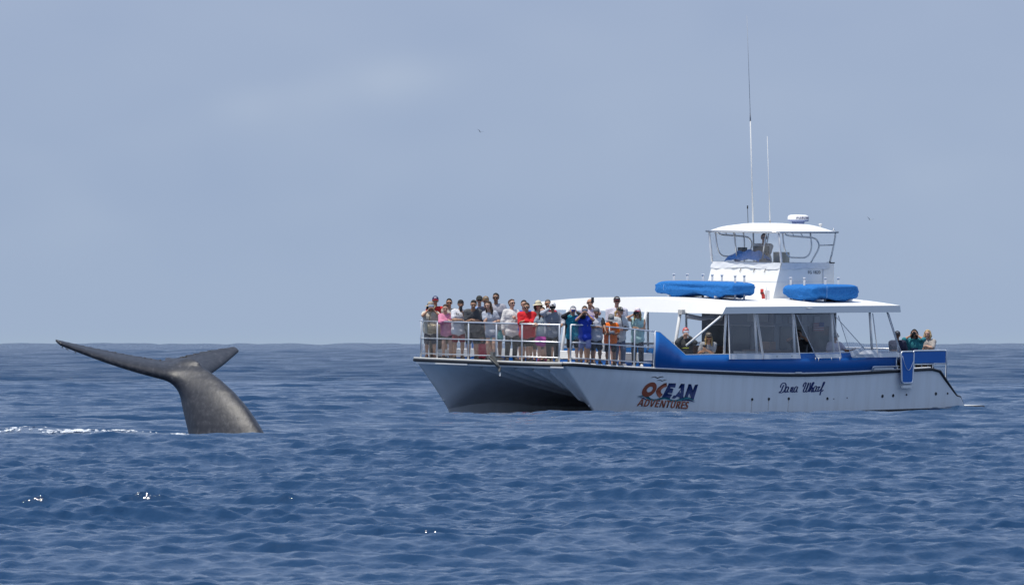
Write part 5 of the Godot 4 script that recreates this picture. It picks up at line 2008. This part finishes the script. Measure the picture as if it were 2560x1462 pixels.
		if s.has("print"):
			var pr: Array = s.print
			var f := up
			if pr[0] is String:
				text_on("lettering", pr[0], pr[1], func(x, y, z): return f * Vector3(x + pr[3], 1.27 * k + y + pr[4], 0.132 * wd + 0.006 - (x + pr[3]) * (x + pr[3]) * 1.8 + z * 0.3), mat(pr[2].x, pr[2].y, pr[2].z, 0.8), shirt)
			else:
				var st := st_new()
				var rows := []
				for a in 5:
					var row := []
					for b in 7:
						var x: float = (b / 6.0 - 0.5) * pr[0] + pr[3]
						var y: float = (a / 4.0 - 0.5) * pr[1] + pr[4]
						row.append(f * Vector3(x, 1.27 * k + y, 0.134 * wd + 0.004 - x * x * 1.8 - maxf(y, 0.0) * 0.25))
					rows.append(row)
				sheet(st, rows)
				obj("print", st, mat(pr[2].x, pr[2].y, pr[2].z, 0.8), shirt)
	if s.has("jacket"):
		var jb := []
		for sgn in [-1.0, 1.0]:
			jb.append([piv + Vector3(sgn * 0.135 * wd, -0.06 * k, 0), up * Vector3(sgn * 0.135 * wd, 1.36 * k, 0), 0.085 * wd, 0.078 * wd])
			jb.append([piv + Vector3(sgn * 0.05 * wd, -0.05 * k, -0.10), up * Vector3(sgn * 0.06 * wd, 1.36 * k, -0.085), 0.075, 0.075])
		for a in arms:
			jb.append([a[0], a[1], 0.078 * k, 0.064 * k])
			jb.append([a[1], a[1].lerp(a[2], 0.92), 0.064 * k, 0.050 * k])
		obj("jacket", flesh(jb, 0.021, 0.04), cloth(s.jacket), o)
	if s.has("bottom"):
		var ln: float = s.get("leg", 0.75)
		var bb := [[pelvis[0][0], pelvis[0][1], pelvis[0][2] + 0.010, pelvis[0][3] + 0.010]]
		for l in legs:
			var b: Vector3 = l[0].lerp(l[1], minf(ln, 1.0))
			bb.append([l[0] + Vector3(0, -0.02, 0), b, 0.084 * k * wd + 0.014, (0.066 if ln < 1.2 else 0.058) * k + 0.026])
			if ln > 1.0:
				bb.append([l[1], l[1].lerp(l[2], ln - 1.0), 0.056 * k + 0.024, 0.046 * k + 0.022])
		if s.get("skirt", false):
			bb.append([piv + Vector3(-0.05, -0.28 * k, 0), piv + Vector3(0.05, -0.28 * k, 0), 0.16, 0.16])
		obj("skirt" if s.get("skirt", false) else ("shorts" if ln < 1.3 else "trousers"), flesh(bb, 0.022, 0.035), cloth(s.bottom), o)
	var shoe: Vector3 = s.get("shoes", Vector3(0.06, 0.05, 0.05))
	for l in legs:
		var q := obj("shoe", tmpl.shoe, mat(shoe.x, shoe.y, shoe.z, 0.7), o)
		q.transform = Transform3D(Basis(Vector3.UP, deg_to_rad(10.0 * signf(l[0].x))).scaled(Vector3.ONE * k * 1.04), Vector3(l[2].x, 0.0, l[2].z - 0.01))
	# hair, hats, glasses
	if s.has("hair"):
		var hc: Vector3 = s.hair
		var hm := cloth(hc, 1.6)
		var q := obj("hair", hair_mesh(s.get("cut", "short")), hm, o)
		q.transform = ht
	if s.has("cap"):
		var c := cloth(s.cap, 0.3)
		var q := obj("cap", tmpl.cap, c, o)
		q.transform = ht
		if s.get("brim", "front") != "none":
			var br := obj("brim", tmpl.brim, cloth(s.get("brim_color", s.cap), 0.3), q)
			if s.get("brim", "front") == "back":
				br.rotation.y = PI
		if s.has("badge"):
			var st := st_new()
			tube(st, [Vector3(-0.03, 0.088, 0.083), Vector3(0, 0.090, 0.098), Vector3(0.03, 0.088, 0.083)], 0.019, 0.019, 8)
			obj("front_panel", st, mat(s.badge.x, s.badge.y, s.badge.z, 0.8), q)
	if s.has("hat"):
		var q := obj("hat", tmpl.hat_crown, cloth(s.hat, 0.4), o)
		q.transform = ht
		obj("hat_brim", tmpl.wide_brim, cloth(s.hat, 0.4), q)
	if s.has("visor"):
		var q := obj("visor", tmpl.band, cloth(s.visor, 0.2), o)
		q.transform = ht
		obj("brim", tmpl.brim, cloth(s.visor, 0.2), q)
	if s.get("glasses", false):
		var q := obj("sunglasses", tmpl.glasses, mat(0.010, 0.011, 0.014, 0.12), o)
		q.transform = ht
	# what the hands hold is a thing of its own
	if s.has("holds"):
		var mid: Vector3 = (hands[0] + hands[2]) * 0.5
		device(s.holds, o, mid, eye, hb, hands)
	if s.has("extra"):
		for e in s.extra:
			device(e, o, Vector3.ZERO, eye, hb, hands)
	return o

func hair_mesh(cut: String) -> ArrayMesh:
	var key := "hm_" + cut
	if not tmpl.has(key):
		tmpl[key] = tmpl["hair_" + cut].mesh()
	return tmpl[key]

func device(d: Array, o: Node3D, mid: Vector3, eye: float, hb: Basis, hands: Array) -> void:
	# d: kind, label, colour, offset from the hands (or from the person's feet)
	var kind: String = d[0]
	var p: Vector3 = d[3] if d.size() > 3 else Vector3.ZERO
	var body := mat(d[2].x, d[2].y, d[2].z, 0.35)
	var dark := mat(0.012, 0.012, 0.014, 0.3)
	var t := Transform3D()
	match kind:
		"phone":
			t.origin = Vector3(mid.x, mid.y + 0.11, mid.z + 0.035) + p
		"tall_phone":
			t = Transform3D(Basis(Vector3(0, 0, 1), PI / 2), Vector3(mid.x, mid.y + 0.09, mid.z + 0.03) + p)
		"compact", "camera":
			t.origin = Vector3(mid.x, eye - 0.0, 0.20) + p
		_:
			t.origin = p
	var q := thing({"phone": "phone", "tall_phone": "phone", "compact": "compact_camera", "camera": "photo_camera", "hung_camera": "photo_camera", "bag": "shoulder_bag"}[kind], d[1], {"bag": "bag", "phone": "phone", "tall_phone": "phone"}.get(kind, "camera"))
	q.transform = o.transform * t
	match kind:
		"phone", "tall_phone":
			obj("case", rounded_box(Vector3(0.145, 0.078, 0.010), 0.008), body, q)
			obj("lens", tube_mesh([Vector3(0.055, 0.022, 0.004), Vector3(0.055, 0.022, 0.0075)], 0.007, 0.007, 10), dark, q)
		"compact":
			obj("case", rounded_box(Vector3(0.105, 0.062, 0.030), 0.012), body, q)
			var st := st_new()
			lathe(st, [Vector2(0.026, 0.0), Vector2(0.026, 0.022), Vector2(0.020, 0.026), Vector2(0.016, 0.018), Vector2(0.0, 0.016)], Transform3D(Basis(Vector3.RIGHT, PI / 2), Vector3(0.005, 0.0, 0.012)), 16)
			obj("lens", st, dark, q)
		"camera", "hung_camera":
			obj("case", rounded_box(Vector3(0.145, 0.095, 0.060), 0.018), body, q)
			obj("prism_hump", rounded_box(Vector3(0.060, 0.045, 0.060), 0.016, Vector3(0, 0.058, 0.0)), body, q)
			obj("hand_grip", rounded_box(Vector3(0.038, 0.085, 0.050), 0.014, Vector3(-0.058, -0.004, 0.030)), body, q)
			var st := st_new()
			lathe(st, [Vector2(0.036, 0.0), Vector2(0.038, 0.05), Vector2(0.043, 0.09), Vector2(0.043, 0.125), Vector2(0.037, 0.128), Vector2(0.034, 0.115), Vector2(0.0, 0.110)], Transform3D(Basis(Vector3.RIGHT, PI / 2), Vector3(0.01, 0.0, 0.02)), 18)
			obj("lens", st, dark, q)
			if kind == "hung_camera":
				obj("strap", tube_mesh([Vector3(-0.07, 0.05, 0.0), Vector3(-0.10, 0.25, -0.02), Vector3(-0.09, 0.48, -0.10)], 0.010, 0.010, 5), dark, q)
		"bag":
			obj("pouch", rounded_box(Vector3(0.36, 0.26, 0.11), 0.045), cloth(d[2], 1.4), q)
			obj("flap", rounded_box(Vector3(0.34, 0.13, 0.03), 0.014, Vector3(0, 0.06, 0.05)), cloth(Vector3(0.50, 0.42, 0.27), 1.4), q)
			obj("shoulder_strap", tube_mesh([Vector3(-0.14, 0.12, 0.02), Vector3(-0.10, 0.42, 0.06), Vector3(0.04, 0.62, 0.0)], 0.016, 0.016, 6), cloth(d[2], 1.0), q)

func rounded_box(size: Vector3, r: float, at := Vector3.ZERO) -> SurfaceTool:
	var st := st_new()
	var rows := []
	for k in 9:
		var v := lerpf(-PI / 2, PI / 2, k / 8.0)
		var row := []
		for j in 21:
			var a := TAU * j / 20.0 + 0.001
			var d := Vector3(cos(v) * cos(a), sin(v), cos(v) * sin(a))
			var c := Vector3(signf(d.x), signf(d.y), signf(d.z)) * (size * 0.5 - Vector3.ONE * minf(r, size[size.min_axis_index()] * 0.49))
			if absf(d.y) < 1e-6:
				c.y = 0.0
			row.append(at + c + d * minf(r, size[size.min_axis_index()] * 0.49))
		rows.append(row)
	sheet(st, rows)
	return st

func build_people() -> void:
	make_templates()
	var black := Vector3(0.014, 0.014, 0.017)
	var navy := Vector3(0.012, 0.018, 0.045)
	var denim := Vector3(0.030, 0.045, 0.085)
	var white := Vector3(0.66, 0.66, 0.70)
	var hdark := Vector3(0.016, 0.012, 0.010)
	var hbrown := Vector3(0.045, 0.026, 0.015)
	var blond := Vector3(0.36, 0.25, 0.11)
	var grey := Vector3(0.22, 0.23, 0.25)
	var list := [
		{"at": Vector3(1.02, 0, 2.55), "h": 1.52, "w": 1.14, "yaw": 4.0, "l": "phone", "r": "phone", "skin": TAN, "hair": hdark, "cut": "bob", "hat": Vector3(0.36, 0.30, 0.22), "top": Vector3(0.56, 0.52, 0.44), "sleeve": 0.6, "bottom": navy, "leg": 0.95, "shoes": Vector3(0.10, 0.05, 0.04),
			"holds": ["phone", "phone in a pale case held up by the person in the tan brimmed hat", Vector3(0.45, 0.52, 0.62)], "extra": [["bag", "tan shoulder bag hanging in front of the person in the brown brimmed hat", Vector3(0.30, 0.25, 0.15), Vector3(0.08, 0.80, 0.20)]], "label": "person in tan brimmed hat and cream shirt holding a phone at far left of bow"},
		{"at": Vector3(0.72, 0, 2.66), "h": 1.70, "w": 1.08, "yaw": 0.0, "l": [Vector3(0.23, 1.00, 0.26), Vector3(0, -1, 0.2), Vector3(-1, 0, 0), 0], "r": "down", "skin": TAN, "hair": grey, "cap": Vector3(0.02, 0.03, 0.10), "brim_color": Vector3(0.45, 0.02, 0.03), "badge": Vector3(0.6, 0.6, 0.65), "top": Vector3(0.55, 0.018, 0.022), "sleeve": 0.75, "bottom": Vector3(0.10, 0.085, 0.07), "leg": 1.95, "label": "person in red polo shirt and blue, white and red cap behind the tan hat"},
		{"at": Vector3(1.00, 0, 1.92), "h": 1.48, "w": 0.98, "yaw": -6.0, "lean": 13.0, "tilt": 3.0, "look": [6.0, 8.0, -6.0], "l": "ear", "r": "fold", "rail": 1.02, "skin": PALE, "hair": hbrown, "top": Vector3(0.62, 0.22, 0.34), "sleeve": 1.9, "hem": 0.12, "top_name": "jacket", "bottom": black, "leg": 0.55, "label": "girl in a pink zip jacket and black shorts leaning on the rail"},
		{"at": Vector3(0.50, 0, 2.34), "h": 1.66, "w": 1.0, "yaw": 0.0, "l": "down", "r": "down", "skin": TAN, "hair": hdark, "glasses": true, "top": Vector3(0.42, 0.38, 0.32), "sleeve": 0.6, "bottom": Vector3(0.16, 0.12, 0.08), "leg": 0.95, "label": "dark-haired person with sunglasses behind the pink jacket"},
		{"at": Vector3(0.98, 0, 1.49), "h": 1.61, "w": 1.06, "yaw": 8.0, "lean": 11.0, "tilt": -4.0, "l": [Vector3(0.10, 1.22, 0.26), Vector3(-0.2, 0.9, 0.1), Vector3(-1, 0, 0), 1], "r": "fold", "skin": TAN, "hair": hdark, "cap": black, "brim": "back", "top": white, "sleeve": 0.72, "hem": 0.12, "bottom": Vector3(0.24, 0.012, 0.022), "leg": 0.85, "print": ["RV", 0.055, Vector3(0.03, 0.03, 0.05), -0.08, 0.06], "label": "boy in white T-shirt, black cap and dark red shorts holding a phone",
			"extra": [["tall_phone", "black phone held upright by the boy in the white T-shirt and red shorts", Vector3(0.015, 0.015, 0.017), Vector3(0.02, 1.28, 0.31)]]},
		{"at": Vector3(0.55, 0, 1.05), "h": 1.05, "sit": true, "yaw": 15.0, "lean": 10.0, "l": [Vector3(0.2, 0.22, 0.25), Vector3(0, -0.3, 1), Vector3(-1, 0, 0), 0], "r": [Vector3(-0.2, 0.22, 0.25), Vector3(0, -0.3, 1), Vector3(1, 0, 0), 0], "skin": TAN, "hair": hdark, "cut": "bob", "top": Vector3(0.66, 0.09, 0.14), "sleeve": 0.5, "bottom": Vector3(0.55, 0.10, 0.15), "leg": 1.2, "label": "small child in pink sitting low on the deck behind the wire mesh"},
		{"at": Vector3(0.90, 0, 1.03), "h": 1.68, "w": 1.10, "yaw": 6.0, "lean": 27.0, "l": "fold", "r": "fold", "rail": 1.01, "look": [-4.0, 14.0, -8.0], "skin": TAN, "hair": hdark, "top": Vector3(0.075, 0.078, 0.085), "sleeve": 0.75, "bottom": black, "leg": 0.95, "print": [0.13, 0.14, Vector3(0.06, 0.16, 0.06), -0.02, -0.02], "label": "teenager in dark grey T-shirt with a green print bent forward over the rail"},
		{"at": Vector3(0.30, 0, 1.36), "h": 1.77, "yaw": 0.0, "l": "down", "r": [Vector3(-0.42, 1.30, 0.12), Vector3(-0.8, -0.2, 0.4), Vector3(0, -1, 0), 0], "skin": PALE, "hair": hbrown, "glasses": true, "cap": Vector3(0.035, 0.04, 0.038), "top": Vector3(0.24, 0.36, 0.62), "sleeve": 0.7, "bottom": Vector3(0.2, 0.17, 0.12), "leg": 0.95, "label": "person in light blue shirt, dark cap and sunglasses in the back row"},
		{"at": Vector3(0.45, 0, 0.96), "h": 1.75, "w": 1.05, "yaw": 0.0, "l": "chest", "r": "down", "skin": Vector3(0.42, 0.22, 0.16), "hair": hbrown, "cap": Vector3(0.22, 0.14, 0.075), "badge": Vector3(0.4, 0.38, 0.34), "top": Vector3(0.018, 0.024, 0.055), "sleeve": 0.7, "bottom": Vector3(0.03, 0.03, 0.035), "leg": 0.95, "label": "person in brown cap and navy shirt behind the girl with long dark hair"},
		{"at": Vector3(0.94, 0, 0.25), "h": 1.60, "w": 0.92, "yaw": -18.0, "lean": 12.0, "tilt": 4.0, "l": "rail", "r": "chin", "rail": 1.02, "look": [-14.0, 6.0, 8.0], "skin": PALE, "hair": hbrown, "cut": "long", "top": Vector3(0.40, 0.43, 0.50), "sleeve": 0.6, "hem": 0.12, "bottom": Vector3(0.15, 0.19, 0.30), "leg": 0.45, "label": "girl with long dark brown hair resting her chin on her fist"},
		{"at": Vector3(0.62, 0, 0.38), "h": 1.84, "w": 1.12, "yaw": -8.0, "l": [Vector3(0.30, 1.02, 0.32), Vector3(-0.2, -0.6, 0.7), Vector3(0, -0.6, -0.6), 0], "r": "down", "skin": BROWN, "hair": hdark, "glasses": true, "top": Vector3(0.33, 0.33, 0.38), "sleeve": 0.72, "bottom": Vector3(0.05, 0.26, 0.30), "leg": 0.85, "label": "tallest person in the bow, light grey T-shirt, teal shorts, dark short hair"},
		{"at": Vector3(0.85, 0, -0.42), "h": 1.66, "w": 1.05, "yaw": 22.0, "lean": -3.0, "tilt": -3.0, "l": "chest", "r": "down", "look": [8.0, -10.0], "skin": PALE, "hair": Vector3(0.09, 0.04, 0.02), "glasses": true, "top": Vector3(0.64, 0.62, 0.60), "sleeve": 1.9, "hem": 0.14, "bottom": black, "leg": 1.95, "label": "person in loose white long-sleeved shirt and black trousers, mouth open, face raised"},
		{"at": Vector3(0.30, 0, -0.37), "h": 1.68, "yaw": 0.0, "l": "down", "r": "down", "look": [6.0, 0.0], "skin": PALE, "hair": hdark, "top": Vector3(0.02, 0.09, 0.46), "sleeve": 0.6, "bottom": black, "leg": 0.95, "label": "person in bright blue shirt standing behind the red hoodie"},
		{"at": Vector3(0.93, 0, -1.12), "h": 1.60, "w": 1.22, "yaw": -4.0, "lean": 17.0, "l": "fold", "r": "fold", "rail": 1.02, "look": [4.0, 8.0], "skin": TAN, "hair": hbrown, "glasses": true, "top": Vector3(0.58, 0.010, 0.018), "sleeve": 1.85, "hem": 0.14, "top_name": "hoodie", "bottom": black, "leg": 0.95, "print": ["SQUAD", 0.06, Vector3(0.75, 0.75, 0.75), 0.0, -0.02], "label": "person in a red hoodie with white lettering leaning on the rail"},
		{"at": Vector3(0.45, 0, -1.07), "h": 1.66, "yaw": 0.0, "l": "down", "r": "down", "skin": PALE, "hair": hbrown, "cut": "bob", "glasses": true, "hat": Vector3(0.58, 0.53, 0.38), "top": Vector3(0.44, 0.38, 0.30), "sleeve": 1.0, "bottom": Vector3(0.1, 0.09, 0.08), "leg": 1.2, "label": "person in a pale straw sun hat and beige top behind the red hoodie"},
		{"at": Vector3(1.00, 0, -1.78), "h": 1.46, "w": 0.86, "yaw": 0.0, "l": "rail", "r": "rail", "rail": 1.0, "skin": PALE, "hair": hbrown, "cut": "long", "top": Vector3(0.26, 0.31, 0.36), "sleeve": 0.45, "bottom": Vector3(0.42, 0.03, 0.30), "leg": 0.6, "skirt": true, "shoes": Vector3(0.22, 0.03, 0.10), "label": "young girl in a speckled grey top and magenta skirt at the rail"},
		{"at": Vector3(0.20, 0, -1.19), "h": 1.72, "w": 1.08, "yaw": 0.0, "l": "down", "r": "down", "skin": TAN, "hair": Vector3(0.13, 0.12, 0.115), "glasses": true, "top": Vector3(0.50, 0.03, 0.05), "sleeve": 0.7, "bottom": black, "leg": 0.95, "label": "grey-haired person in red shirt and sunglasses behind the white cap"},
		{"at": Vector3(0.90, 0, -2.07), "h": 1.60, "w": 1.12, "yaw": 0.0, "l": "rail", "r": "cam", "rail": 1.0, "skin": TAN, "hair": grey, "cap": Vector3(0.68, 0.67, 0.68), "top": Vector3(0.20, 0.22, 0.27), "sleeve": 0.3, "hem": 0.10, "jacket": Vector3(0.46, 0.47, 0.52), "bottom": black, "leg": 1.95, "shoes": Vector3(0.35, 0.30, 0.22), "label": "person in white cap and pale grey zip jacket looking through a camera",
			"extra": [["camera", "black camera raised to the eye of the person in the white cap and grey jacket", Vector3(0.014, 0.014, 0.016), Vector3(0.0, -0.005, 0.0)]]},
		{"at": Vector3(0.80, 0, -2.75), "h": 1.52, "w": 1.12, "yaw": 2.0, "l": "cam", "r": "cam", "skin": PALE, "hair": grey, "visor": Vector3(0.70, 0.69, 0.68), "top": Vector3(0.010, 0.20, 0.29), "sleeve": 0.3, "hem": 0.10, "jacket": black, "bottom": black, "leg": 0.9, "label": "person in white visor, black cardigan and teal top holding up a blue camera",
			"extra": [["compact", "small blue camera held before the face of the person in the white visor", Vector3(0.02, 0.07, 0.45), Vector3(0.0, 0.0, 0.02)]]},
		{"at": Vector3(0.62, 0, -3.02), "h": 1.54, "w": 0.98, "yaw": 0.0, "l": "phone", "r": "phone", "skin": TAN, "hair": Vector3(0.07, 0.045, 0.025), "top": Vector3(0.015, 0.05, 0.42), "sleeve": 0.72, "hem": 0.14, "bottom": Vector3(0.22, 0.24, 0.42), "leg": 0.92, "print": [0.16, 0.13, Vector3(0.66, 0.50, 0.03), 0.0, -0.03], "label": "boy in blue T-shirt with a yellow print and pale patterned shorts raising a phone",
			"holds": ["phone", "grey phone held at face height by the boy in the blue and yellow T-shirt", Vector3(0.28, 0.30, 0.34)]},
		{"at": Vector3(-0.16, 0, -2.45), "h": 1.80, "w": 1.10, "yaw": 0.0, "l": "phone", "r": "down", "skin": TAN, "glasses": true, "top": Vector3(0.52, 0.44, 0.54), "sleeve": 0.75, "bottom": Vector3(0.2, 0.18, 0.14), "leg": 0.95, "label": "bald person in a pale striped shirt holding a black phone before the face",
			"extra": [["tall_phone", "black phone held upright by the bald person in the back row", Vector3(0.012, 0.012, 0.014), Vector3(0.07, 1.67, 0.30)]]},
		{"at": Vector3(0.22, 0, -3.06), "h": 1.52, "w": 0.96, "yaw": 8.0, "lean": 8.0, "l": [Vector3(0.20, 0.90, 0.42), Vector3(0.2, -0.7, 0.6), Vector3(-1, 0, 0), 0], "r": "fold", "rail": 0.98, "skin": BROWN, "hair": hdark, "cap": Vector3(0.20, 0.20, 0.215), "brim": "back", "top": Vector3(0.58, 0.59, 0.64), "sleeves": black, "sleeve": 0.7, "hem": 0.10, "bottom": black, "leg": 0.95, "print": ["VEN", 0.05, Vector3(0.05, 0.05, 0.06), 0.02, 0.0], "label": "boy in white tank top over a black shirt with grey cap turned back"},
		{"at": Vector3(-0.22, 0, -3.18), "h": 1.38, "w": 1.02, "yaw": 4.0, "lean": 16.0, "l": "low", "r": "low", "look": [0.0, 38.0], "skin": BROWN, "hair": hdark, "cap": Vector3(0.21, 0.215, 0.225), "top": Vector3(0.86, 0.17, 0.012), "sleeve": 0.8, "hem": 0.10, "bottom": black, "leg": 0.9, "label": "child in orange T-shirt and grey cap looking down at a phone",
			"holds": ["phone", "phone held low by the child in the orange T-shirt", Vector3(0.30, 0.31, 0.33), Vector3(0, -0.06, 0.06)]},
		{"at": Vector3(-1.30, 0, -2.35), "h": 1.90, "w": 1.22, "yaw": 6.0, "l": "chest", "r": "chest", "skin": Vector3(0.44, 0.25, 0.19), "hair": Vector3(0.45, 0.44, 0.42), "glasses": true, "cap": Vector3(0.03, 0.03, 0.035), "badge": Vector3(0.5, 0.5, 0.5), "brim_color": Vector3(0.12, 0.02, 0.025), "top": Vector3(0.60, 0.58, 0.66), "sleeve": 0.85, "bottom": Vector3(0.58, 0.012, 0.045), "leg": 0.9, "label": "big person in white T-shirt, dark cap and bright red shorts in the back row"},
		{"at": Vector3(-0.82, 0, -2.92), "h": 1.59, "w": 1.0, "yaw": 22.0, "l": "low", "r": "low", "look": [8.0, 2.0], "skin": PALE, "hair": blond, "cut": "tied", "cap": Vector3(0.018, 0.02, 0.022), "badge": Vector3(0.5, 0.5, 0.5), "top": Vector3(0.45, 0.49, 0.52), "sleeve": 0.85, "hem": 0.10, "bottom": Vector3(0.055, 0.08, 0.15), "leg": 1.95, "shoes": Vector3(0.30, 0.31, 0.35), "label": "person with blond ponytail, black cap, pale shirt and jeans carrying two cameras",
			"holds": ["hung_camera", "small dark camera in the hands of the person with the blond ponytail", Vector3(0.02, 0.02, 0.024), Vector3(0.03, 1.02, 0.36)], "extra": [["hung_camera", "large black camera hanging at the hip of the person with the blond ponytail", Vector3(0.016, 0.016, 0.015), Vector3(-0.22, 0.74, 0.25)]]},
		{"at": Vector3(-1.41, 0, -3.05), "h": 1.60, "w": 0.96, "yaw": -4.0, "l": [Vector3(0.02, 1.05, 0.22), Vector3(-1, 0.2, 0.1), Vector3(0, 0, -1), 0], "r": "cam", "skin": Vector3(0.44, 0.25, 0.16), "hair": blond, "cut": "long", "cap": Vector3(0.68, 0.62, 0.68), "brim_color": Vector3(0.46, 0.05, 0.10), "top": Vector3(0.33, 0.52, 0.52), "sleeve": 0.0, "hem": 0.12, "bottom": Vector3(0.016, 0.019, 0.032), "leg": 1.95, "shoes": Vector3(0.66, 0.66, 0.68), "label": "person with long blond hair, white and pink cap and aqua tank top holding a camera",
			"extra": [["camera", "black camera raised by the long-haired blond person in the aqua tank top", Vector3(0.014, 0.014, 0.016), Vector3(-0.03, -0.02, 0.0)]]},
		{"at": Vector3(-3.25, 0, -3.10), "floor": 0.66, "h": 1.72, "w": 1.08, "yaw": 2.0, "l": "phone", "r": "phone", "skin": PALE, "hair": hbrown, "glasses": true, "cap": Vector3(0.52, 0.10, 0.10), "badge": Vector3(0.62, 0.58, 0.5), "top": Vector3(0.040, 0.045, 0.050), "sleeve": 1.8, "bottom": black, "leg": 1.9, "print": [0.20, 0.025, Vector3(0.60, 0.62, 0.05), -0.02, -0.05], "group": "people under the boat's roof", "label": "person in dark jacket and red and white cap holding a white phone sideways",
			"holds": ["phone", "white phone held sideways by the person in the red and white cap", Vector3(0.62, 0.64, 0.68)]},
		{"at": Vector3(-4.02, 0, -3.22), "floor": 0.66, "h": 1.60, "w": 1.02, "yaw": 4.0, "lean": 16.0, "l": [Vector3(-0.06, 1.10, 0.32), Vector3(-0.9, 0.4, 0.3), Vector3(0, 0, -1), 1], "r": [Vector3(-0.16, 1.10, 0.34), Vector3(-0.1, 0.9, 0.4), Vector3(1, 0, 0), 1], "skin": TAN, "hair": blond, "cut": "long", "glasses": true, "cap": Vector3(0.10, 0.09, 0.08), "badge": Vector3(0.42, 0.36, 0.30), "top": Vector3(0.26, 0.27, 0.29), "sleeve": 0.7, "bottom": black, "leg": 1.0, "group": "people under the boat's roof", "label": "person with long fair hair, dark cap and sunglasses leaning on the blue side",
			"extra": [["compact", "small dark camera in the hands of the long-haired person leaning on the blue side", Vector3(0.03, 0.03, 0.035), Vector3(-0.13, -0.24, 0.20)]]},
		{"at": Vector3(-7.85, 0, -3.05), "floor": 0.66, "h": 1.62, "w": 1.15, "yaw": -10.0, "lean": 6.0, "l": "cam", "r": "cam", "skin": BROWN, "hair": hdark, "top": Vector3(0.014, 0.014, 0.017), "sleeve": 0.6, "bottom": black, "leg": 1.9, "group": "people under the boat's roof", "label": "person in black shirt aiming a camera out of the opened clear curtain",
			"extra": [["camera", "black camera aimed through the opening beside the loose clear curtain", Vector3(0.014, 0.014, 0.016), Vector3(0.0, -0.01, 0.0)]]},
		{"at": Vector3(-9.17, 0, -3.15), "floor": 0.66, "h": 1.53, "w": 1.0, "yaw": 20.0, "lean": 8.0, "l": [Vector3(0.36, 1.06, 0.34), Vector3(0.8, 0.1, 0.5), Vector3(0, 1, 0), 0], "r": "down", "skin": TAN, "hair": hbrown, "glasses": true, "cap": Vector3(0.20, 0.21, 0.22), "top": Vector3(0.52, 0.50, 0.60), "sleeve": 0.6, "bottom": black, "leg": 1.0, "group": "people under the boat's roof", "label": "person in pale shirt and grey cap stretching an arm past the folded curtain"},
		{"at": Vector3(-9.62, 0, 0.0), "floor": 3.18, "h": 1.74, "w": 1.10, "yaw": 0.0, "l": [Vector3(0.03, 1.42, 0.20), Vector3(-0.4, 0.8, 0.1), Vector3(0, 0, -1), 1], "r": "low", "skin": BROWN, "hair": hbrown, "glasses": true, "top": Vector3(0.40, 0.41, 0.44), "sleeve": 0.75, "bottom": black, "leg": 1.9, "group": "crew", "label": "person in grey shirt and sunglasses standing at the helm on the flybridge"},
		{"at": Vector3(-11.88, 0, -3.05), "floor": 0.66, "h": 1.55, "w": 1.15, "yaw": 0.0, "l": "down", "r": [Vector3(-0.02, 1.02, 0.30), Vector3(0.2, -0.6, 0.6), Vector3(0, -1, 0), 0], "skin": BROWN, "hair": hdark, "cap": Vector3(0.014, 0.018, 0.03), "badge": Vector3(0.25, 0.26, 0.3), "top": Vector3(0.016, 0.02, 0.05), "sleeve": 0.8, "bottom": black, "leg": 1.9, "print": [0.045, 0.07, Vector3(0.5, 0.52, 0.6), 0.08, -0.05], "group": "people at the stern", "label": "person in navy shirt and dark cap behind the blue boarding gate"},
		{"at": Vector3(-12.60, 0, -3.05), "floor": 0.66, "h": 1.60, "w": 1.30, "yaw": -6.0, "l": "cam", "r": "cam", "skin": TAN, "hair": hdark, "cut": "bob", "top": Vector3(0.02, 0.19, 0.23), "sleeve": 1.1, "hem": 0.12, "bottom": black, "leg": 1.9, "print": [0.22, 0.09, Vector3(0.015, 0.03, 0.10), 0.0, -0.1], "group": "people at the stern", "label": "dark-haired person in a teal patterned top taking a picture at the stern",
			"extra": [["camera", "black camera held by the person in the teal patterned top at the stern", Vector3(0.014, 0.014, 0.016), Vector3(0.0, -0.01, 0.0)]]},
		{"at": Vector3(-13.22, 0, -3.0), "floor": 0.66, "h": 1.58, "w": 1.06, "yaw": -12.0, "l": "fold", "r": "chest", "rail": 1.06, "look": [-6.0, 2.0], "skin": PALE, "hair": Vector3(0.42, 0.30, 0.16), "cut": "bob", "top": Vector3(0.34, 0.31, 0.29), "sleeve": 0.9, "bottom": black, "leg": 1.9, "print": [0.20, 0.05, Vector3(0.03, 0.028, 0.03), 0.0, -0.06], "group": "people at the stern", "label": "blond person in black and white patterned blouse, last on the right at the stern"}]
	for s in list:
		person(s)

func build_birds() -> void:
	for q in [[Vector3(58.4, 21.75, -1500.0), 0.5, Vector3(0.5, 0.5, 0.5), "tiny pale bird flying far off to the right of the flybridge"], [Vector3(-5.9, 40.6, -1700.0), 0.45, Vector3(0.14, 0.15, 0.17), "tiny dark bird far off, high in the sky at the picture's middle"]]:
		var b := thing("gull", q[3], "bird", "", q[0])
		var m := mat(q[2].x, q[2].y, q[2].z, 0.8)
		b.scale = Vector3.ONE * 1.1
		b.rotation = Vector3(0, 0.5, -0.35)
		obj("body", tube_mesh([Vector3(0.0, -0.02, 0.20), Vector3(0.0, 0.0, 0.12), Vector3(0, 0, -0.05), Vector3(0, 0.01, -0.22)], 0.055, 0.03, 8), m, b)
		for sgn in [-1.0, 1.0]:
			var st := st_new()
			solid_sheet(st, [[Vector3(0, 0.02, 0.08), Vector3(0, 0.02, -0.06)], [Vector3(sgn * 0.28, 0.20, 0.10), Vector3(sgn * 0.28, 0.20, -0.05)], [Vector3(sgn * 0.62, 0.30, 0.0), Vector3(sgn * 0.62, 0.30, -0.04)]], Vector3(0, -0.015, 0))
			obj("wing", st, m, b)
